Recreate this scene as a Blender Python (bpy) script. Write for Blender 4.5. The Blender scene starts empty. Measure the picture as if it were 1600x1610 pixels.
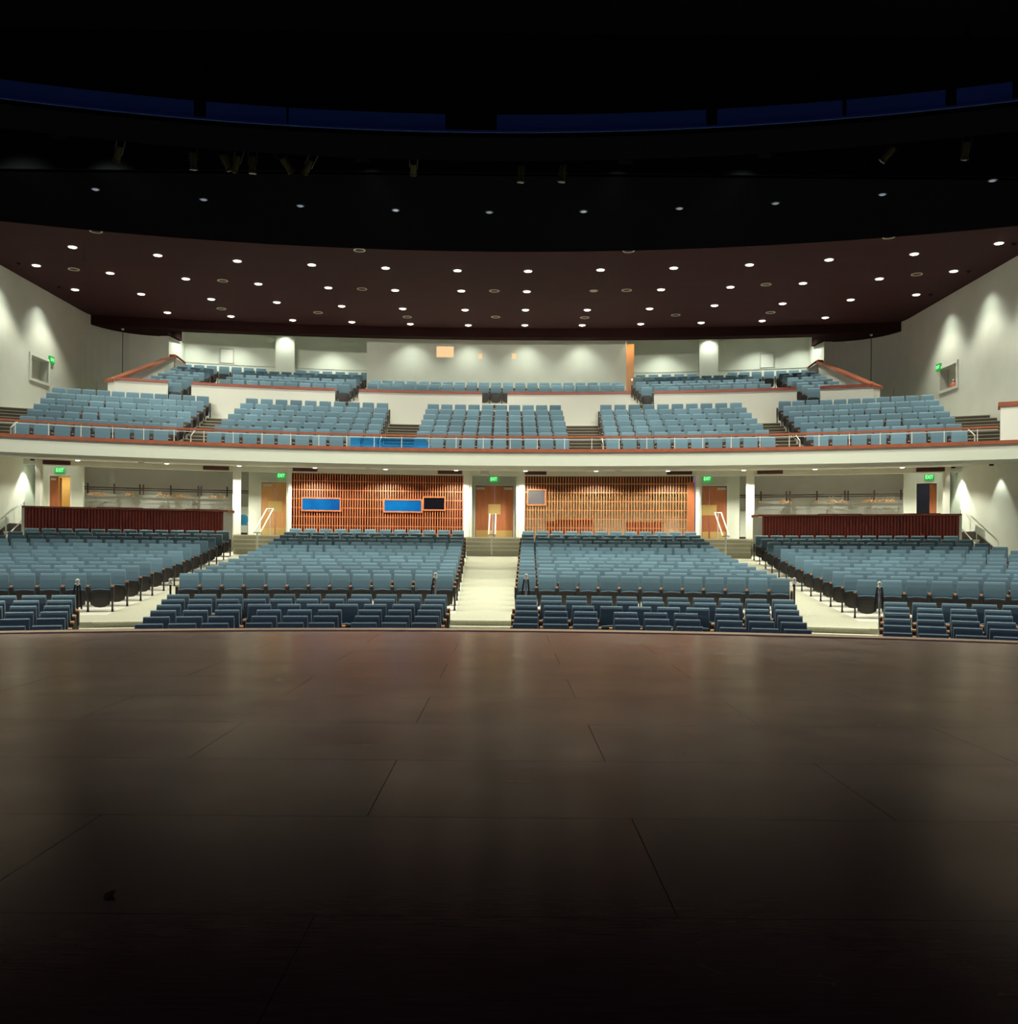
import bpy, math, random
from mathutils import Matrix, Vector
random.seed(7)
PI = math.pi
SC = bpy.context.scene
COL = SC.collection

# ------------------------------------------------------------ camera, world, exposure
F, PX, PY, ROLL, CAMX, EYE = 1500.0, 797.0, 866.0, 0.0085, 0.54, 1.22
cam_data = bpy.data.cameras.new('camera')
cam_data.sensor_fit = 'HORIZONTAL'
cam_data.sensor_width = 36.0
cam_data.lens = F / 1600 * 36.0
cam_data.shift_x = (800 - PX) / 1600
cam_data.shift_y = (PY - 805) / 1600
cam_data.clip_end = 200
cam = bpy.data.objects.new('camera', cam_data)
cam.matrix_world = Matrix.Translation((CAMX, 0, EYE)) @ Matrix.Rotation(PI / 2, 4, 'X') @ Matrix.Rotation(ROLL, 4, 'Z')
COL.objects.link(cam)
SC.camera = cam
world = bpy.data.worlds.new('world')
SC.world = world
world.use_nodes = True
world.node_tree.nodes['Background'].inputs[0].default_value = (0.10, 0.085, 0.14, 1)
world.node_tree.nodes['Background'].inputs[1].default_value = 1.4
SC.view_settings.view_transform = 'Standard'
SC.view_settings.look = 'None'
SC.view_settings.gamma = 1
SC.view_settings.use_curve_mapping = False
SC.view_settings.exposure = 0.0
SC.cycles.use_denoising = True
SC.cycles.max_bounces = 6
SC.cycles.diffuse_bounces = 4
SC.cycles.glossy_bounces = 3
SC.cycles.sample_clamp_indirect = 4.0
# lamp strengths (watts) and colours of the house lights
P_CEIL, P_FRONT, P_FLOOD, P_BALC, P_SOFFIT, P_WASH, P_LOWASH, P_REAR, P_NICHE, P_LOBBY = 185, 320, 620, 2200, 205, 175, 170, 150, 45, 60
LAMP = (0.98, 0.965, 0.80)
COOL = (0.93, 1.0, 0.86)

# ------------------------------------------------------------ geometry helpers
YC = -2.3                                     # the rows, the balcony and the rear wall are arcs about this point of the axis

def unroll(px, py):
    u, v = px - PX, py - PY
    c, s = math.cos(ROLL), math.sin(ROLL)
    return (u * c + v * s) / F, (v * c - u * s) / F

def at(px, py, d):
    u, v = unroll(px, py)
    return CAMX + u * d, d, EYE - v * d

def hit(px, py, R):
    """angle and height where the line of sight meets the cylinder of radius R about the house centre"""
    u, v = unroll(px, py)
    a, b, c = 1 + u * u, -2 * YC + 2 * CAMX * u, YC * YC + CAMX * CAMX - R * R
    d = (-b + math.sqrt(b * b - 4 * a * c)) / (2 * a)
    return math.atan2(CAMX + u * d, d - YC), EYE - v * d

def onz(px, py, z):
    u, v = unroll(px, py)
    d = (EYE - z) / v
    return CAMX + u * d, d

def onx(px, py, X):
    u, v = unroll(px, py)
    d = (X - CAMX) / u
    return d, EYE - v * d

def pol(R, t, yc=YC):
    return R * math.sin(t), yc + R * math.cos(t)

def th(X, R):
    return math.asin(max(-1, min(1, X / R)))

def lerp(tab, x):
    if x <= tab[0][0]: return tab[0][1]
    for (a, b), (c, d) in zip(tab, tab[1:]):
        if x <= c: return b + (d - b) * (x - a) / (c - a)
    return tab[-1][1]

def ordinal(n):
    w = ('zeroth first second third fourth fifth sixth seventh eighth ninth tenth eleventh twelfth thirteenth fourteenth fifteenth '
         'sixteenth seventeenth eighteenth nineteenth twentieth').split()
    if n <= 20: return w[n]
    tens = {2: 'twenty', 3: 'thirty', 4: 'forty'}[n // 10]
    return tens + '-' + w[n % 10] if n % 10 else {3: 'thirtieth', 4: 'fortieth'}[n // 10]

class MB:
    def __init__(s):
        s.v, s.f, s.m = [], [], []
    def add(s, vs, fs, m=0):
        k = len(s.v)
        s.v += [tuple(p) for p in vs]
        s.f += [tuple(i + k for i in f) for f in fs]
        s.m += [m] * len(fs)
        return s
    def hexa(s, p, m=0):                       # 8 corners: bottom ring then top ring
        return s.add(p, [(3, 2, 1, 0), (4, 5, 6, 7), (0, 1, 5, 4), (1, 2, 6, 5), (2, 3, 7, 6), (3, 0, 4, 7)], m)
    def box(s, x0, x1, y0, y1, z0, z1, m=0, tf=None):
        p = [(x0, y0, z0), (x1, y0, z0), (x1, y1, z0), (x0, y1, z0), (x0, y0, z1), (x1, y0, z1), (x1, y1, z1), (x0, y1, z1)]
        if tf: p = [tf(q) for q in p]
        return s.hexa(p, m)
    def arc(s, R0, R1, t0, t1, z0, z1, n=None, m=0, yc=YC):
        """curved block; z0/z1 may be (inner, outer) pairs"""
        if t1 < t0: t0, t1 = t1, t0
        a0, b0 = z0 if isinstance(z0, tuple) else (z0, z0)
        a1, b1 = z1 if isinstance(z1, tuple) else (z1, z1)
        n = n or max(1, int(abs(t1 - t0) * R0 / 0.8))
        vs, fs = [], []
        for i in range(n + 1):
            t = t0 + (t1 - t0) * i / n
            x0, y0 = pol(R0, t, yc); x1, y1 = pol(R1, t, yc)
            vs += [(x0, y0, a0), (x1, y1, b0), (x1, y1, b1), (x0, y0, a1)]
        for i in range(n):
            a, b = 4 * i, 4 * i + 4
            for j in range(4):
                k = (j + 1) % 4
                fs.append((a + k, a + j, b + j, b + k))
        fs += [(0, 1, 2, 3), (4 * n + 3, 4 * n + 2, 4 * n + 1, 4 * n)]
        return s.add(vs, fs, m)
    def tube(s, pts, r, seg=8, m=0, cap=True):
        pts = [Vector(p) for p in pts]
        rings = []
        for i, p in enumerate(pts):
            d = (pts[min(i + 1, len(pts) - 1)] - pts[max(i - 1, 0)]).normalized()
            a = Vector((0, 0, 1)) if abs(d.z) < .9 else Vector((1, 0, 0))
            e1 = d.cross(a).normalized(); e2 = d.cross(e1)
            rr = r[i] if isinstance(r, (list, tuple)) else r
            rings.append([p + rr * (math.cos(2 * PI * k / seg) * e1 + math.sin(2 * PI * k / seg) * e2) for k in range(seg)])
        vs = [q for ring in rings for q in ring]; fs = []
        for i in range(len(pts) - 1):
            for k in range(seg):
                k2 = (k + 1) % seg
                fs.append((i * seg + k, i * seg + k2, (i + 1) * seg + k2, (i + 1) * seg + k))
        if cap:
            fs += [tuple(range(seg))[::-1], tuple((len(pts) - 1) * seg + k for k in range(seg))]
        return s.add(vs, fs, m)
    def lathe(s, prof, seg=16, m=0, c=(0, 0, 0)):   # profile (r, z) about z
        vs, fs = [], []
        for r, z in prof:
            vs += [(c[0] + r * math.cos(2 * PI * k / seg), c[1] + r * math.sin(2 * PI * k / seg), c[2] + z) for k in range(seg)]
        for i in range(len(prof) - 1):
            for k in range(seg):
                k2 = (k + 1) % seg
                fs.append((i * seg + k, i * seg + k2, (i + 1) * seg + k2, (i + 1) * seg + k))
        fs += [tuple(range(seg))[::-1], tuple((len(prof) - 1) * seg + k for k in range(seg))]
        return s.add(vs, fs, m)
    def pillow(s, w, h, t, rnd=.05, bulge=.0, m=0, tf=None, nx=4, nz=4, bottom=0.0):
        """padded panel in the xz plane: width w, height h, thickness t, rounded outline; bottom > 0 bows its lower edge down"""
        def grid(y, sgn):
            g = []
            for j in range(nz + 1):
                for i in range(nx + 1):
                    a, b = 2 * i / nx - 1, 2 * j / nz - 1
                    x, z = a * w / 2, b * h / 2
                    if abs(a) == 1 and abs(b) == 1:
                        x *= 1 - rnd / w; z *= 1 - rnd / h
                    edge = max(abs(a), abs(b)) == 1
                    if edge and b < 0: z -= bottom * (1 - a * a)
                    yy = y * (.85 if edge else 1) + sgn * bulge * (1 - a * a) * (1 - b * b)
                    g.append((x, yy, z))
            return g
        A, B = grid(-t / 2, -1), grid(t / 2, 1)
        n = (nx + 1) * (nz + 1); fs = []
        for j in range(nz):
            for i in range(nx):
                a = j * (nx + 1) + i
                q = (a, a + 1, a + nx + 2, a + nx + 1)
                fs.append(q); fs.append(tuple(n + k for k in q[::-1]))
        rim = [i for i in range(nx + 1)] + [(j + 1) * (nx + 1) - 1 for j in range(1, nz + 1)] + \
              [nz * (nx + 1) + i for i in range(nx - 1, -1, -1)] + [j * (nx + 1) for j in range(nz - 1, 0, -1)]
        for k, a in enumerate(rim):
            b = rim[(k + 1) % len(rim)]
            fs.append((b, a, n + a, n + b))
        vs = A + B
        if tf: vs = [tf(p) for p in vs]
        return s.add(vs, fs, m)
    def mesh(s, name, mats, smooth=False):
        me = bpy.data.meshes.new(name)
        me.from_pydata(s.v, [], s.f)
        for mt in (mats if isinstance(mats, (list, tuple)) else [mats]): me.materials.append(mt)
        if max(s.m, default=0): me.polygons.foreach_set('material_index', s.m)
        if smooth: me.polygons.foreach_set('use_smooth', [True] * len(s.f))
        me.validate(); me.update()
        return me

def thing(name, label, cat, loc=(0, 0, 0), rz=0, group=None, kind=None):
    o = bpy.data.objects.new(name, None)
    COL.objects.link(o)
    o.location = loc; o.rotation_euler = (0, 0, rz)
    o.empty_display_size = .1
    if kind: o['kind'] = kind
    if label: o['label'] = label
    if cat: o['category'] = cat
    if group: o['group'] = group
    return o

def part(mb, name, mats, parent, world=True, smooth=False, label=None):
    """a mesh child; world=True means the shape was written in world coordinates (its thing stands unrotated)"""
    if world:
        root = parent
        off = Vector((0, 0, 0))
        while root is not None:
            off += Vector(root.location); root = root.parent
        mb.v = [(p[0] - off.x, p[1] - off.y, p[2] - off.z) for p in mb.v]
    o = bpy.data.objects.new(name, mb.mesh(name, mats, smooth))
    COL.objects.link(o)
    o.parent = parent
    if label: o['label'] = label
    return o

def single(mb, name, mats, label, cat, group=None, smooth=False):
    o = bpy.data.objects.new(name, mb.mesh(name, mats, smooth))
    COL.objects.link(o)
    c = [sum(p[i] for p in mb.v) / len(mb.v) for i in (0, 1)] + [min(p[2] for p in mb.v)]
    for v in o.data.vertices: v.co -= Vector(c)
    o.location = c
    o['label'] = label; o['category'] = cat
    if group: o['group'] = group
    return o

def struct(mb, name, mats, label, cat, smooth=False):
    o = bpy.data.objects.new(name, mb.mesh(name, mats, smooth))
    COL.objects.link(o)
    o['kind'] = 'structure'; o['label'] = label; o['category'] = cat
    return o

def copy_thing(o, loc, rz, label, group=None):
    r = o.copy(); COL.objects.link(r)
    r.location = loc; r.rotation_euler = (0, 0, rz); r['label'] = label
    if group: r['group'] = group
    for ch in o.children:
        c = ch.copy(); COL.objects.link(c); c.parent = r
        for g in ch.children:
            d = g.copy(); COL.objects.link(d); d.parent = c
    return r

def spot(name, loc, target, watts, angle, blend=.5, color=LAMP, radius=.08, parent=None):
    l = bpy.data.lights.new(name, 'SPOT')
    l.energy = watts; l.spot_size = math.radians(angle); l.spot_blend = blend; l.color = color; l.shadow_soft_size = radius
    o = bpy.data.objects.new(name, l); COL.objects.link(o)
    d = Vector(target) - Vector(loc)
    o.rotation_euler = d.to_track_quat('-Z', 'Y').to_euler()
    if parent is not None:
        o.parent = parent; o.location = Vector(loc) - Vector(parent.location)
    else: o.location = loc
    return o

# ------------------------------------------------------------ materials
def material(name, color, rough=.6, metal=0, spec=.5, noise=0, scale=8, bump=0, stretch=(1, 1, 1), dark=None, coat=0, sheen=0, tone=None):
    m = bpy.data.materials.new(name); m.use_nodes = True
    nt = m.node_tree; N = nt.nodes; L = nt.links
    b = N['Principled BSDF']
    b.inputs['Base Color'].default_value = (*color, 1)
    b.inputs['Roughness'].default_value = rough
    b.inputs['Metallic'].default_value = metal
    b.inputs['Specular IOR Level'].default_value = spec
    b.inputs['Coat Weight'].default_value = coat
    b.inputs['Sheen Weight'].default_value = sheen
    last = None
    if noise or bump:
        g = N.new('ShaderNodeNewGeometry'); mp = N.new('ShaderNodeMapping'); tx = N.new('ShaderNodeTexNoise')
        mp.inputs['Scale'].default_value = stretch
        tx.inputs['Scale'].default_value = scale; tx.inputs['Detail'].default_value = 5
        L.new(g.outputs['Position'], mp.inputs['Vector']); L.new(mp.outputs[0], tx.inputs['Vector'])
        if noise:
            r = N.new('ShaderNodeValToRGB')
            d = dark or tuple(c * (1 - noise) for c in color)
            r.color_ramp.elements[0].color = (*d, 1); r.color_ramp.elements[1].color = (*[min(1, c * (1 + noise * .4)) for c in color], 1)
            r.color_ramp.elements[0].position = .3; r.color_ramp.elements[1].position = .7
            L.new(tx.outputs['Fac'], r.inputs[0]); last = r.outputs[0]
        if bump:
            bp = N.new('ShaderNodeBump'); bp.inputs['Strength'].default_value = bump; bp.inputs['Distance'].default_value = .02
            L.new(tx.outputs['Fac'], bp.inputs['Height']); L.new(bp.outputs[0], b.inputs['Normal'])
    if tone:                                    # random brightness per seat, imitating shading that varies with each back's angle
        if tone == 'object': src = N.new('ShaderNodeObjectInfo').outputs['Random']
        else:
            at_ = N.new('ShaderNodeAttribute'); at_.attribute_name = tone; src = at_.outputs['Fac']
        mr = N.new('ShaderNodeMapRange'); mr.inputs[3].default_value = .82; mr.inputs[4].default_value = 1.12
        L.new(src, mr.inputs[0])
        hs = N.new('ShaderNodeHueSaturation')
        if last: L.new(last, hs.inputs['Color'])
        else: hs.inputs['Color'].default_value = (*color, 1)
        L.new(mr.outputs[0], hs.inputs['Value']); last = hs.outputs[0]
    if last: L.new(last, b.inputs['Base Color'])
    return m

def emitter(name, color, strength):
    m = bpy.data.materials.new(name); m.use_nodes = True
    b = m.node_tree.nodes['Principled BSDF']
    b.inputs['Base Color'].default_value = (*[c * .3 for c in color], 1)
    b.inputs['Emission Color'].default_value = (*color, 1)
    b.inputs['Emission Strength'].default_value = strength
    return m

M = {}
M['wall'] = material('painted_wall', (.76, .79, .69), .85, noise=.04, scale=1.5, bump=.08)
M['white'] = material('white_trim', (.82, .83, .74), .6)
M['fascia'] = material('balcony_front_paint', (.70, .735, .62), .6)
M['alcove'] = material('grey_wall', (.50, .49, .46), .85, noise=.05, scale=2)
M['ceil'] = material('brown_ceiling', (.037, .0125, .0145), .85, spec=.15, noise=.12, scale=.8, stretch=(.4, 2, 1))
M['black'] = material('black_paint', (.0030, .0036, .0040), .9, spec=.0)
M['blackmetal'] = material('black_metal', (.008, .008, .009), .5, spec=.3)
M['darkband'] = material('dark_brown_paint', (.022, .009, .009), .9, spec=.03)
M['concrete'] = material('pale_floor', (.80, .77, .66), .6, noise=.06, scale=3)
M['carpet'] = material('aisle_carpet', (.58, .58, .44), .95, noise=.35, scale=60, bump=.3)
M['landing'] = material('landing_carpet', (.60, .59, .46), .95, noise=.25, scale=40, bump=.2)
M['nosing'] = material('step_nosing', (.90, .87, .74), .5)
M['soffit'] = material('soffit_paint', (.92, .93, .82), .85)
M['edge'] = material('stair_edge', (.42, .38, .28), .7)
M['stepcarpet'] = material('step_carpet', (.075, .068, .050), .95, noise=.3, scale=40)
M['fabric'] = material('seat_fabric', (.125, .225, .290), .8, spec=.3, noise=.10, scale=120, sheen=.25, tone='object')
M['fabricmass'] = material('seat_fabric_rows', (.125, .225, .290), .8, spec=.3, noise=.10, scale=120, sheen=.25, tone='tone')
M['shell'] = material('seat_shell', (.020, .015, .014), .5)
M['brownshell'] = material('seat_outer_panel', (.035, .024, .020), .5)
M['steel'] = material('seat_steel', (.022, .018, .018), .5)
M['arm'] = material('armrest_wood', (.55, .25, .11), .4, noise=.2, scale=20)
M['stagenose'] = material('stage_nosing_wood', (.70, .46, .28), .5, noise=.15, scale=10)
M['redwood'] = material('red_wood', (.36, .075, .040), .45, noise=.25, scale=10, stretch=(.3, .3, 3))
M['slat'] = material('slat_wood', (.50, .15, .055), .45, noise=.2, scale=8, stretch=(2, 2, .4))
M['slat2'] = material('pale_slat_wood', (.52, .21, .075), .45, noise=.2, scale=8, stretch=(2, 2, .4))
M['backing'] = material('screen_backing', (.050, .012, .009), .8)
M['bar'] = material('bar_slats', (.27, .048, .030), .45, noise=.2, scale=8, stretch=(2, 2, .4))
M['bargap'] = material('bar_gap', (.10, .017, .012), .7)
M['oak'] = material('oak', (.62, .30, .11), .4, noise=.18, scale=6, stretch=(3, 3, .3))
M['cherry'] = material('cherry_door', (.42, .13, .045), .4, noise=.2, scale=5, stretch=(3, 3, .3))
M['cap'] = material('wood_cap', (.36, .105, .05), .35, noise=.2, scale=6)
M['brass'] = material('brass', (.80, .55, .20), .35, metal=.6)
M['chrome'] = material('chrome', (.75, .75, .72), .25, metal=1)
M['railwhite'] = material('white_rail_paint', (.72, .72, .64), .4)
M['maroon'] = material('dark_bars', (.035, .012, .010), .6)
M['maroon2'] = material('vent_grille', (.10, .030, .024), .6)
M['basebd'] = material('dark_baseboard', (.030, .016, .013), .5)
M['bluechair'] = material('blue_plastic', (.02, .20, .36), .4)
M['silver'] = material('silver_box', (.55, .52, .48), .4, metal=.3)
M['green'] = emitter('exit_green', (.01, .35, .05), .9)
M['greenlit'] = emitter('exit_letters', (.25, 1.0, .35), 1.6)
M['lens'] = emitter('lamp_lens', (1, .90, .80), 9)
M['lensdim'] = emitter('recessed_lamp', (.62, .74, 1), .16)
M['lenswarm'] = emitter('soffit_lens', (1, .93, .76), 4)
M['ring'] = material('trim_ring', (.75, .65, .50), .4)
M['warmglass'] = emitter('lit_window', (1, .66, .34), .85)
M['blackglass'] = material('black_glass', (.003, .003, .004), .08)
M['greyglass'] = material('grey_glass', (.10, .095, .10), .15)
M['cream'] = material('cream_wall', (.88, .84, .70), .8)
M['yellow'] = material('yellow_wall', (.80, .62, .28), .8)
M['bluedark'] = material('blue_grey_wall', (.22, .22, .26), .8)
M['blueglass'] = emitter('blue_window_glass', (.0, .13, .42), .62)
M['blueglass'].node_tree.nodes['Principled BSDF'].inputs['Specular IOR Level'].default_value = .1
M['rope'] = material('black_rope', (.010, .010, .016), .8)
M['catblue'] = material('blue_lit_panel', (.020, .045, .16), .7, spec=.1)  # blue work light on grey panels and pipes, tinted into the paint
M['lampyellow'] = material('ochre_paint', (.022, .019, .004), .7, spec=.1)
M['red'] = material('red_paint', (.65, .12, .06), .4)

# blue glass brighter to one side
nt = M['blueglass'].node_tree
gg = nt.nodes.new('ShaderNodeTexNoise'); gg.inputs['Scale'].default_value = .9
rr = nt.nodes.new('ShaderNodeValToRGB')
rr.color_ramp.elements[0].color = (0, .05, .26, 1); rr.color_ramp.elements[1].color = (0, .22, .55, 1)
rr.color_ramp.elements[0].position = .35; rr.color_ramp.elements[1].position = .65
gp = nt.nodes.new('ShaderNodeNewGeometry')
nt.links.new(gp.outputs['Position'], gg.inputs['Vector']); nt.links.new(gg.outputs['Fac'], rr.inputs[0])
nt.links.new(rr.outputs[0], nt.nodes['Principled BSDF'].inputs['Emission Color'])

M['bluesheet'] = bpy.data.materials.new('translucent_blue'); M['bluesheet'].use_nodes = True
nt = M['bluesheet'].node_tree; nt.nodes.clear()
o_ = nt.nodes.new('ShaderNodeOutputMaterial'); mx_ = nt.nodes.new('ShaderNodeMixShader'); tr_ = nt.nodes.new('ShaderNodeBsdfTransparent'); df_ = nt.nodes.new('ShaderNodeBsdfDiffuse')
tr_.inputs[0].default_value = (.50, .85, 1, 1); df_.inputs[0].default_value = (.02, .34, .85, 1); mx_.inputs[0].default_value = .27
nt.links.new(tr_.outputs[0], mx_.inputs[1]); nt.links.new(df_.outputs[0], mx_.inputs[2]); nt.links.new(mx_.outputs[0], o_.inputs[0])

# painted hardboard sheets of the stage
def stage_material():
    m = bpy.data.materials.new('stage_boards'); m.use_nodes = True
    nt = m.node_tree; N = nt.nodes; L = nt.links; b = N['Principled BSDF']
    g = N.new('ShaderNodeNewGeometry')
    off = N.new('ShaderNodeVectorMath'); off.operation = 'ADD'; off.inputs[1].default_value = (.09 + 24.4, -3.18 + 23.6, 0)
    L.new(g.outputs['Position'], off.inputs[0])
    br = N.new('ShaderNodeTexBrick')
    br.offset = .5; br.offset_frequency = 2; br.squash = 1
    for k, v in (('Scale', 1), ('Mortar Size', .0016), ('Mortar Smooth', .0), ('Brick Width', 2.42), ('Row Height', 1.18)):
        br.inputs[k].default_value = v
    off.inputs[1].default_value = (.09 + 2.42 * 10, -3.18 + 1.18 * 20, 0)
    L.new(off.outputs[0], br.inputs['Vector'])
    mp = N.new('ShaderNodeMapping'); mp.inputs['Scale'].default_value = (.9, 14, 1)
    L.new(g.outputs['Position'], mp.inputs['Vector'])
    gr = N.new('ShaderNodeTexNoise'); gr.inputs['Scale'].default_value = 5; gr.inputs['Detail'].default_value = 8
    L.new(mp.outputs[0], gr.inputs['Vector'])
    bl = N.new('ShaderNodeTexNoise'); bl.inputs['Scale'].default_value = 1.1; bl.inputs['Detail'].default_value = 6
    L.new(g.outputs['Position'], bl.inputs['Vector'])
    # fine scuffs
    mp2 = N.new('ShaderNodeMapping'); mp2.inputs['Scale'].default_value = (3, 9, 1); mp2.inputs['Rotation'].default_value = (0, 0, .5)
    L.new(g.outputs['Position'], mp2.inputs['Vector'])
    sc = N.new('ShaderNodeTexVoronoi'); sc.feature = 'DISTANCE_TO_EDGE'; sc.inputs['Scale'].default_value = .7
    sn = N.new('ShaderNodeTexNoise'); sn.inputs['Scale'].default_value = 2.3
    L.new(g.outputs['Position'], sn.inputs['Vector'])
    L.new(mp2.outputs[0], sc.inputs['Vector'])
    lt = N.new('ShaderNodeMath'); lt.operation = 'LESS_THAN'; lt.inputs[1].default_value = .006
    L.new(sc.outputs['Distance'], lt.inputs[0])
    gt = N.new('ShaderNodeMath'); gt.operation = 'GREATER_THAN'; gt.inputs[1].default_value = .56
    L.new(sn.outputs['Fac'], gt.inputs[0])
    mk = N.new('ShaderNodeMath'); mk.operation = 'MULTIPLY'
    L.new(lt.outputs[0], mk.inputs[0]); L.new(gt.outputs[0], mk.inputs[1])
    ramp = N.new('ShaderNodeValToRGB')
    ramp.color_ramp.elements[0].color = (.024, .0105, .0115, 1); ramp.color_ramp.elements[1].color = (.040, .0175, .0190, 1)
    ramp.color_ramp.elements[0].position = .3; ramp.color_ramp.elements[1].position = .75
    L.new(gr.outputs['Fac'], ramp.inputs[0])
    seam = N.new('ShaderNodeMath'); seam.operation = 'MAXIMUM'
    L.new(br.outputs['Fac'], seam.inputs[0])
    half = N.new('ShaderNodeMath'); half.operation = 'MULTIPLY'; half.inputs[1].default_value = .04
    L.new(mk.outputs[0], half.inputs[0]); L.new(half.outputs[0], seam.inputs[1])
    mx = N.new('ShaderNodeMix'); mx.data_type = 'RGBA'
    L.new(seam.outputs[0], mx.inputs[0]); L.new(ramp.outputs[0], mx.inputs[6]); mx.inputs[7].default_value = (.002, .002, .003, 1)
    mr = N.new('ShaderNodeMapRange'); mr.inputs[1].default_value = .3; mr.inputs[2].default_value = .7; mr.inputs[3].default_value = .19; mr.inputs[4].default_value = .27
    L.new(bl.outputs['Fac'], mr.inputs[0])
    ad = N.new('ShaderNodeMath'); ad.operation = 'ADD'
    L.new(mr.outputs[0], ad.inputs[0])
    s3 = N.new('ShaderNodeMath'); s3.operation = 'MULTIPLY'; s3.inputs[1].default_value = .5
    L.new(seam.outputs[0], s3.inputs[0]); L.new(s3.outputs[0], ad.inputs[1])
    bp = N.new('ShaderNodeBump'); bp.inputs['Strength'].default_value = .03; bp.inputs['Distance'].default_value = .004
    L.new(gr.outputs['Fac'], bp.inputs['Height'])
    # thin reddish varnish over matt board: coloured gloss that strengthens at grazing angles
    df = N.new('ShaderNodeBsdfDiffuse'); gl = N.new('ShaderNodeBsdfGlossy'); fr = N.new('ShaderNodeFresnel'); ms = N.new('ShaderNodeMixShader')
    fr.inputs['IOR'].default_value = 1.155; gl.inputs['Color'].default_value = (1, .80, .74, 1)
    keep = N.new('ShaderNodeMath'); keep.operation = 'SUBTRACT'; keep.inputs[0].default_value = 1
    L.new(seam.outputs[0], keep.inputs[1])
    fm = N.new('ShaderNodeMath'); fm.operation = 'MULTIPLY'
    L.new(fr.outputs[0], fm.inputs[0]); L.new(keep.outputs[0], fm.inputs[1])
    L.new(mx.outputs[2], df.inputs['Color']); L.new(ad.outputs[0], gl.inputs['Roughness']); L.new(bp.outputs[0], gl.inputs['Normal'])
    L.new(fm.outputs[0], ms.inputs[0]); L.new(df.outputs[0], ms.inputs[1]); L.new(gl.outputs[0], ms.inputs[2])
    L.new(ms.outputs[0], N['Material Output'].inputs['Surface'])
    N.remove(b)
    return m
M['stage'] = stage_material()
# ------------------------------------------------------------ the house: plan data (all from the house axis, metres)
WX = 16.87                                     # side walls
ZC = 10.85                                     # ceiling over the balcony
LAND = 1.74                                    # rear landing of the stalls
def centre_half(d): return .55 + (d - 16.2) * .0226
def side_out(d): return lerp([(14, 5.0), (16.2, 5.5), (20.4, 6.45), (24, 7.4), (30, 7.4), (36.6, 7.72)], d)
def side_in(d): return lerp([(14, 5.6), (16.2, 6.4), (20.4, 7.95), (24, 8.72), (36, 9.45)], d)
def floor_z(d):
    if d > 24:
        i = (d - 24) / .97
        return -.29 + .07 * i + .0028 * i * i
    return lerp([(14.6, -1.0), (16.2, -.92), (20.9, -.60), (21.3, -.60), (21.301, -.48), (21.6, -.48), (21.601, -.36), (24, -.29)], d)

# ---- stage
SR, SY = 21.9, 14.76 - 21.9
def stage_edge(x): return SY + math.sqrt(SR * SR - (x - .25) ** 2)
mb = MB()
xs = [-16 + i for i in range(33)]
for a, b_ in zip(xs, xs[1:]):
    mb.hexa([(a, -6, -.12), (b_, -6, -.12), (b_, stage_edge(b_) - .44, -.12), (a, stage_edge(a) - .44, -.12),
             (a, -6, 0), (b_, -6, 0), (b_, stage_edge(b_) - .44, 0), (a, stage_edge(a) - .44, 0)])
struct(mb, 'floor_stage', M['stage'], 'dark scuffed hardboard stage floor in large sheets', 'floor')
mb = MB()
for a, b_ in zip(xs, xs[1:]):
    mb.hexa([(a, stage_edge(a) - .32, -.14), (b_, stage_edge(b_) - .32, -.14), (b_, stage_edge(b_) + .04, -.14), (a, stage_edge(a) + .04, -.14),
             (a, stage_edge(a) - .32, .012), (b_, stage_edge(b_) - .32, .012), (b_, stage_edge(b_) + .04, .012), (a, stage_edge(a) + .04, .012)])
struct(mb, 'trim_1', M['stagenose'], 'orange wooden nosing along the curved stage edge', 'trim')
mb = MB()
for a, b_ in zip(xs, xs[1:]):
    mb.hexa([(a, stage_edge(a) - .45, -1.3), (b_, stage_edge(b_) - .45, -1.3), (b_, stage_edge(b_), -1.3), (a, stage_edge(a), -1.3),
             (a, stage_edge(a) - .45, -.14), (b_, stage_edge(b_) - .45, -.14), (b_, stage_edge(b_), -.14), (a, stage_edge(a), -.14)])
struct(mb, 'wall_front', M['blackmetal'], 'dark front face of the stage below its nosing', 'wall')

# ---- stalls floor: raked, aisles carpeted
ds = [14.2, 15, 16.2, 17.5, 19, 20.4, 20.9, 21.29, 21.3, 21.59, 21.6, 22.4, 23.2, 24] + [24 + .97 * i for i in range(1, 14)] + [37.05]
mb = MB()
rows_ = []
for d in ds:
    R = d - YC
    a = [th(x, R) for x in (-WX, -15.85, -side_in(d), -side_out(d), -centre_half(d), centre_half(d), side_out(d), side_in(d), 15.85, WX)]
    pts = []
    for s in range(9):
        for j in range(6): pts.append((a[s] + (a[s + 1] - a[s]) * j / 6, s))
    pts.append((a[9], 9))
    zz = floor_z(d) if abs(d - 21.3) > .001 and abs(d - 21.6) > .001 else floor_z(d + .002)
    rows_.append([(*pol(R, t), zz) for t, s in pts])
n = len(rows_[0])
fs, ms = [], []
for i in range(len(rows_) - 1):
    for j in range(n - 1):
        fs.append((i * n + j, i * n + j + 1, (i + 1) * n + j + 1, (i + 1) * n + j))
        s = j // 6
        d = ds[i]
        aisle = s in (2, 4, 6) or (s in (0, 8))
        cross = 20.85 <= d < 23.1
        ms.append(1 if (aisle or cross) else 0)
mb.v = [p for r in rows_ for p in r]; mb.f = fs; mb.m = ms
struct(mb, 'floor', [M['concrete'], M['carpet']], 'pale raked auditorium floor with carpeted aisles', 'floor')
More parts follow.
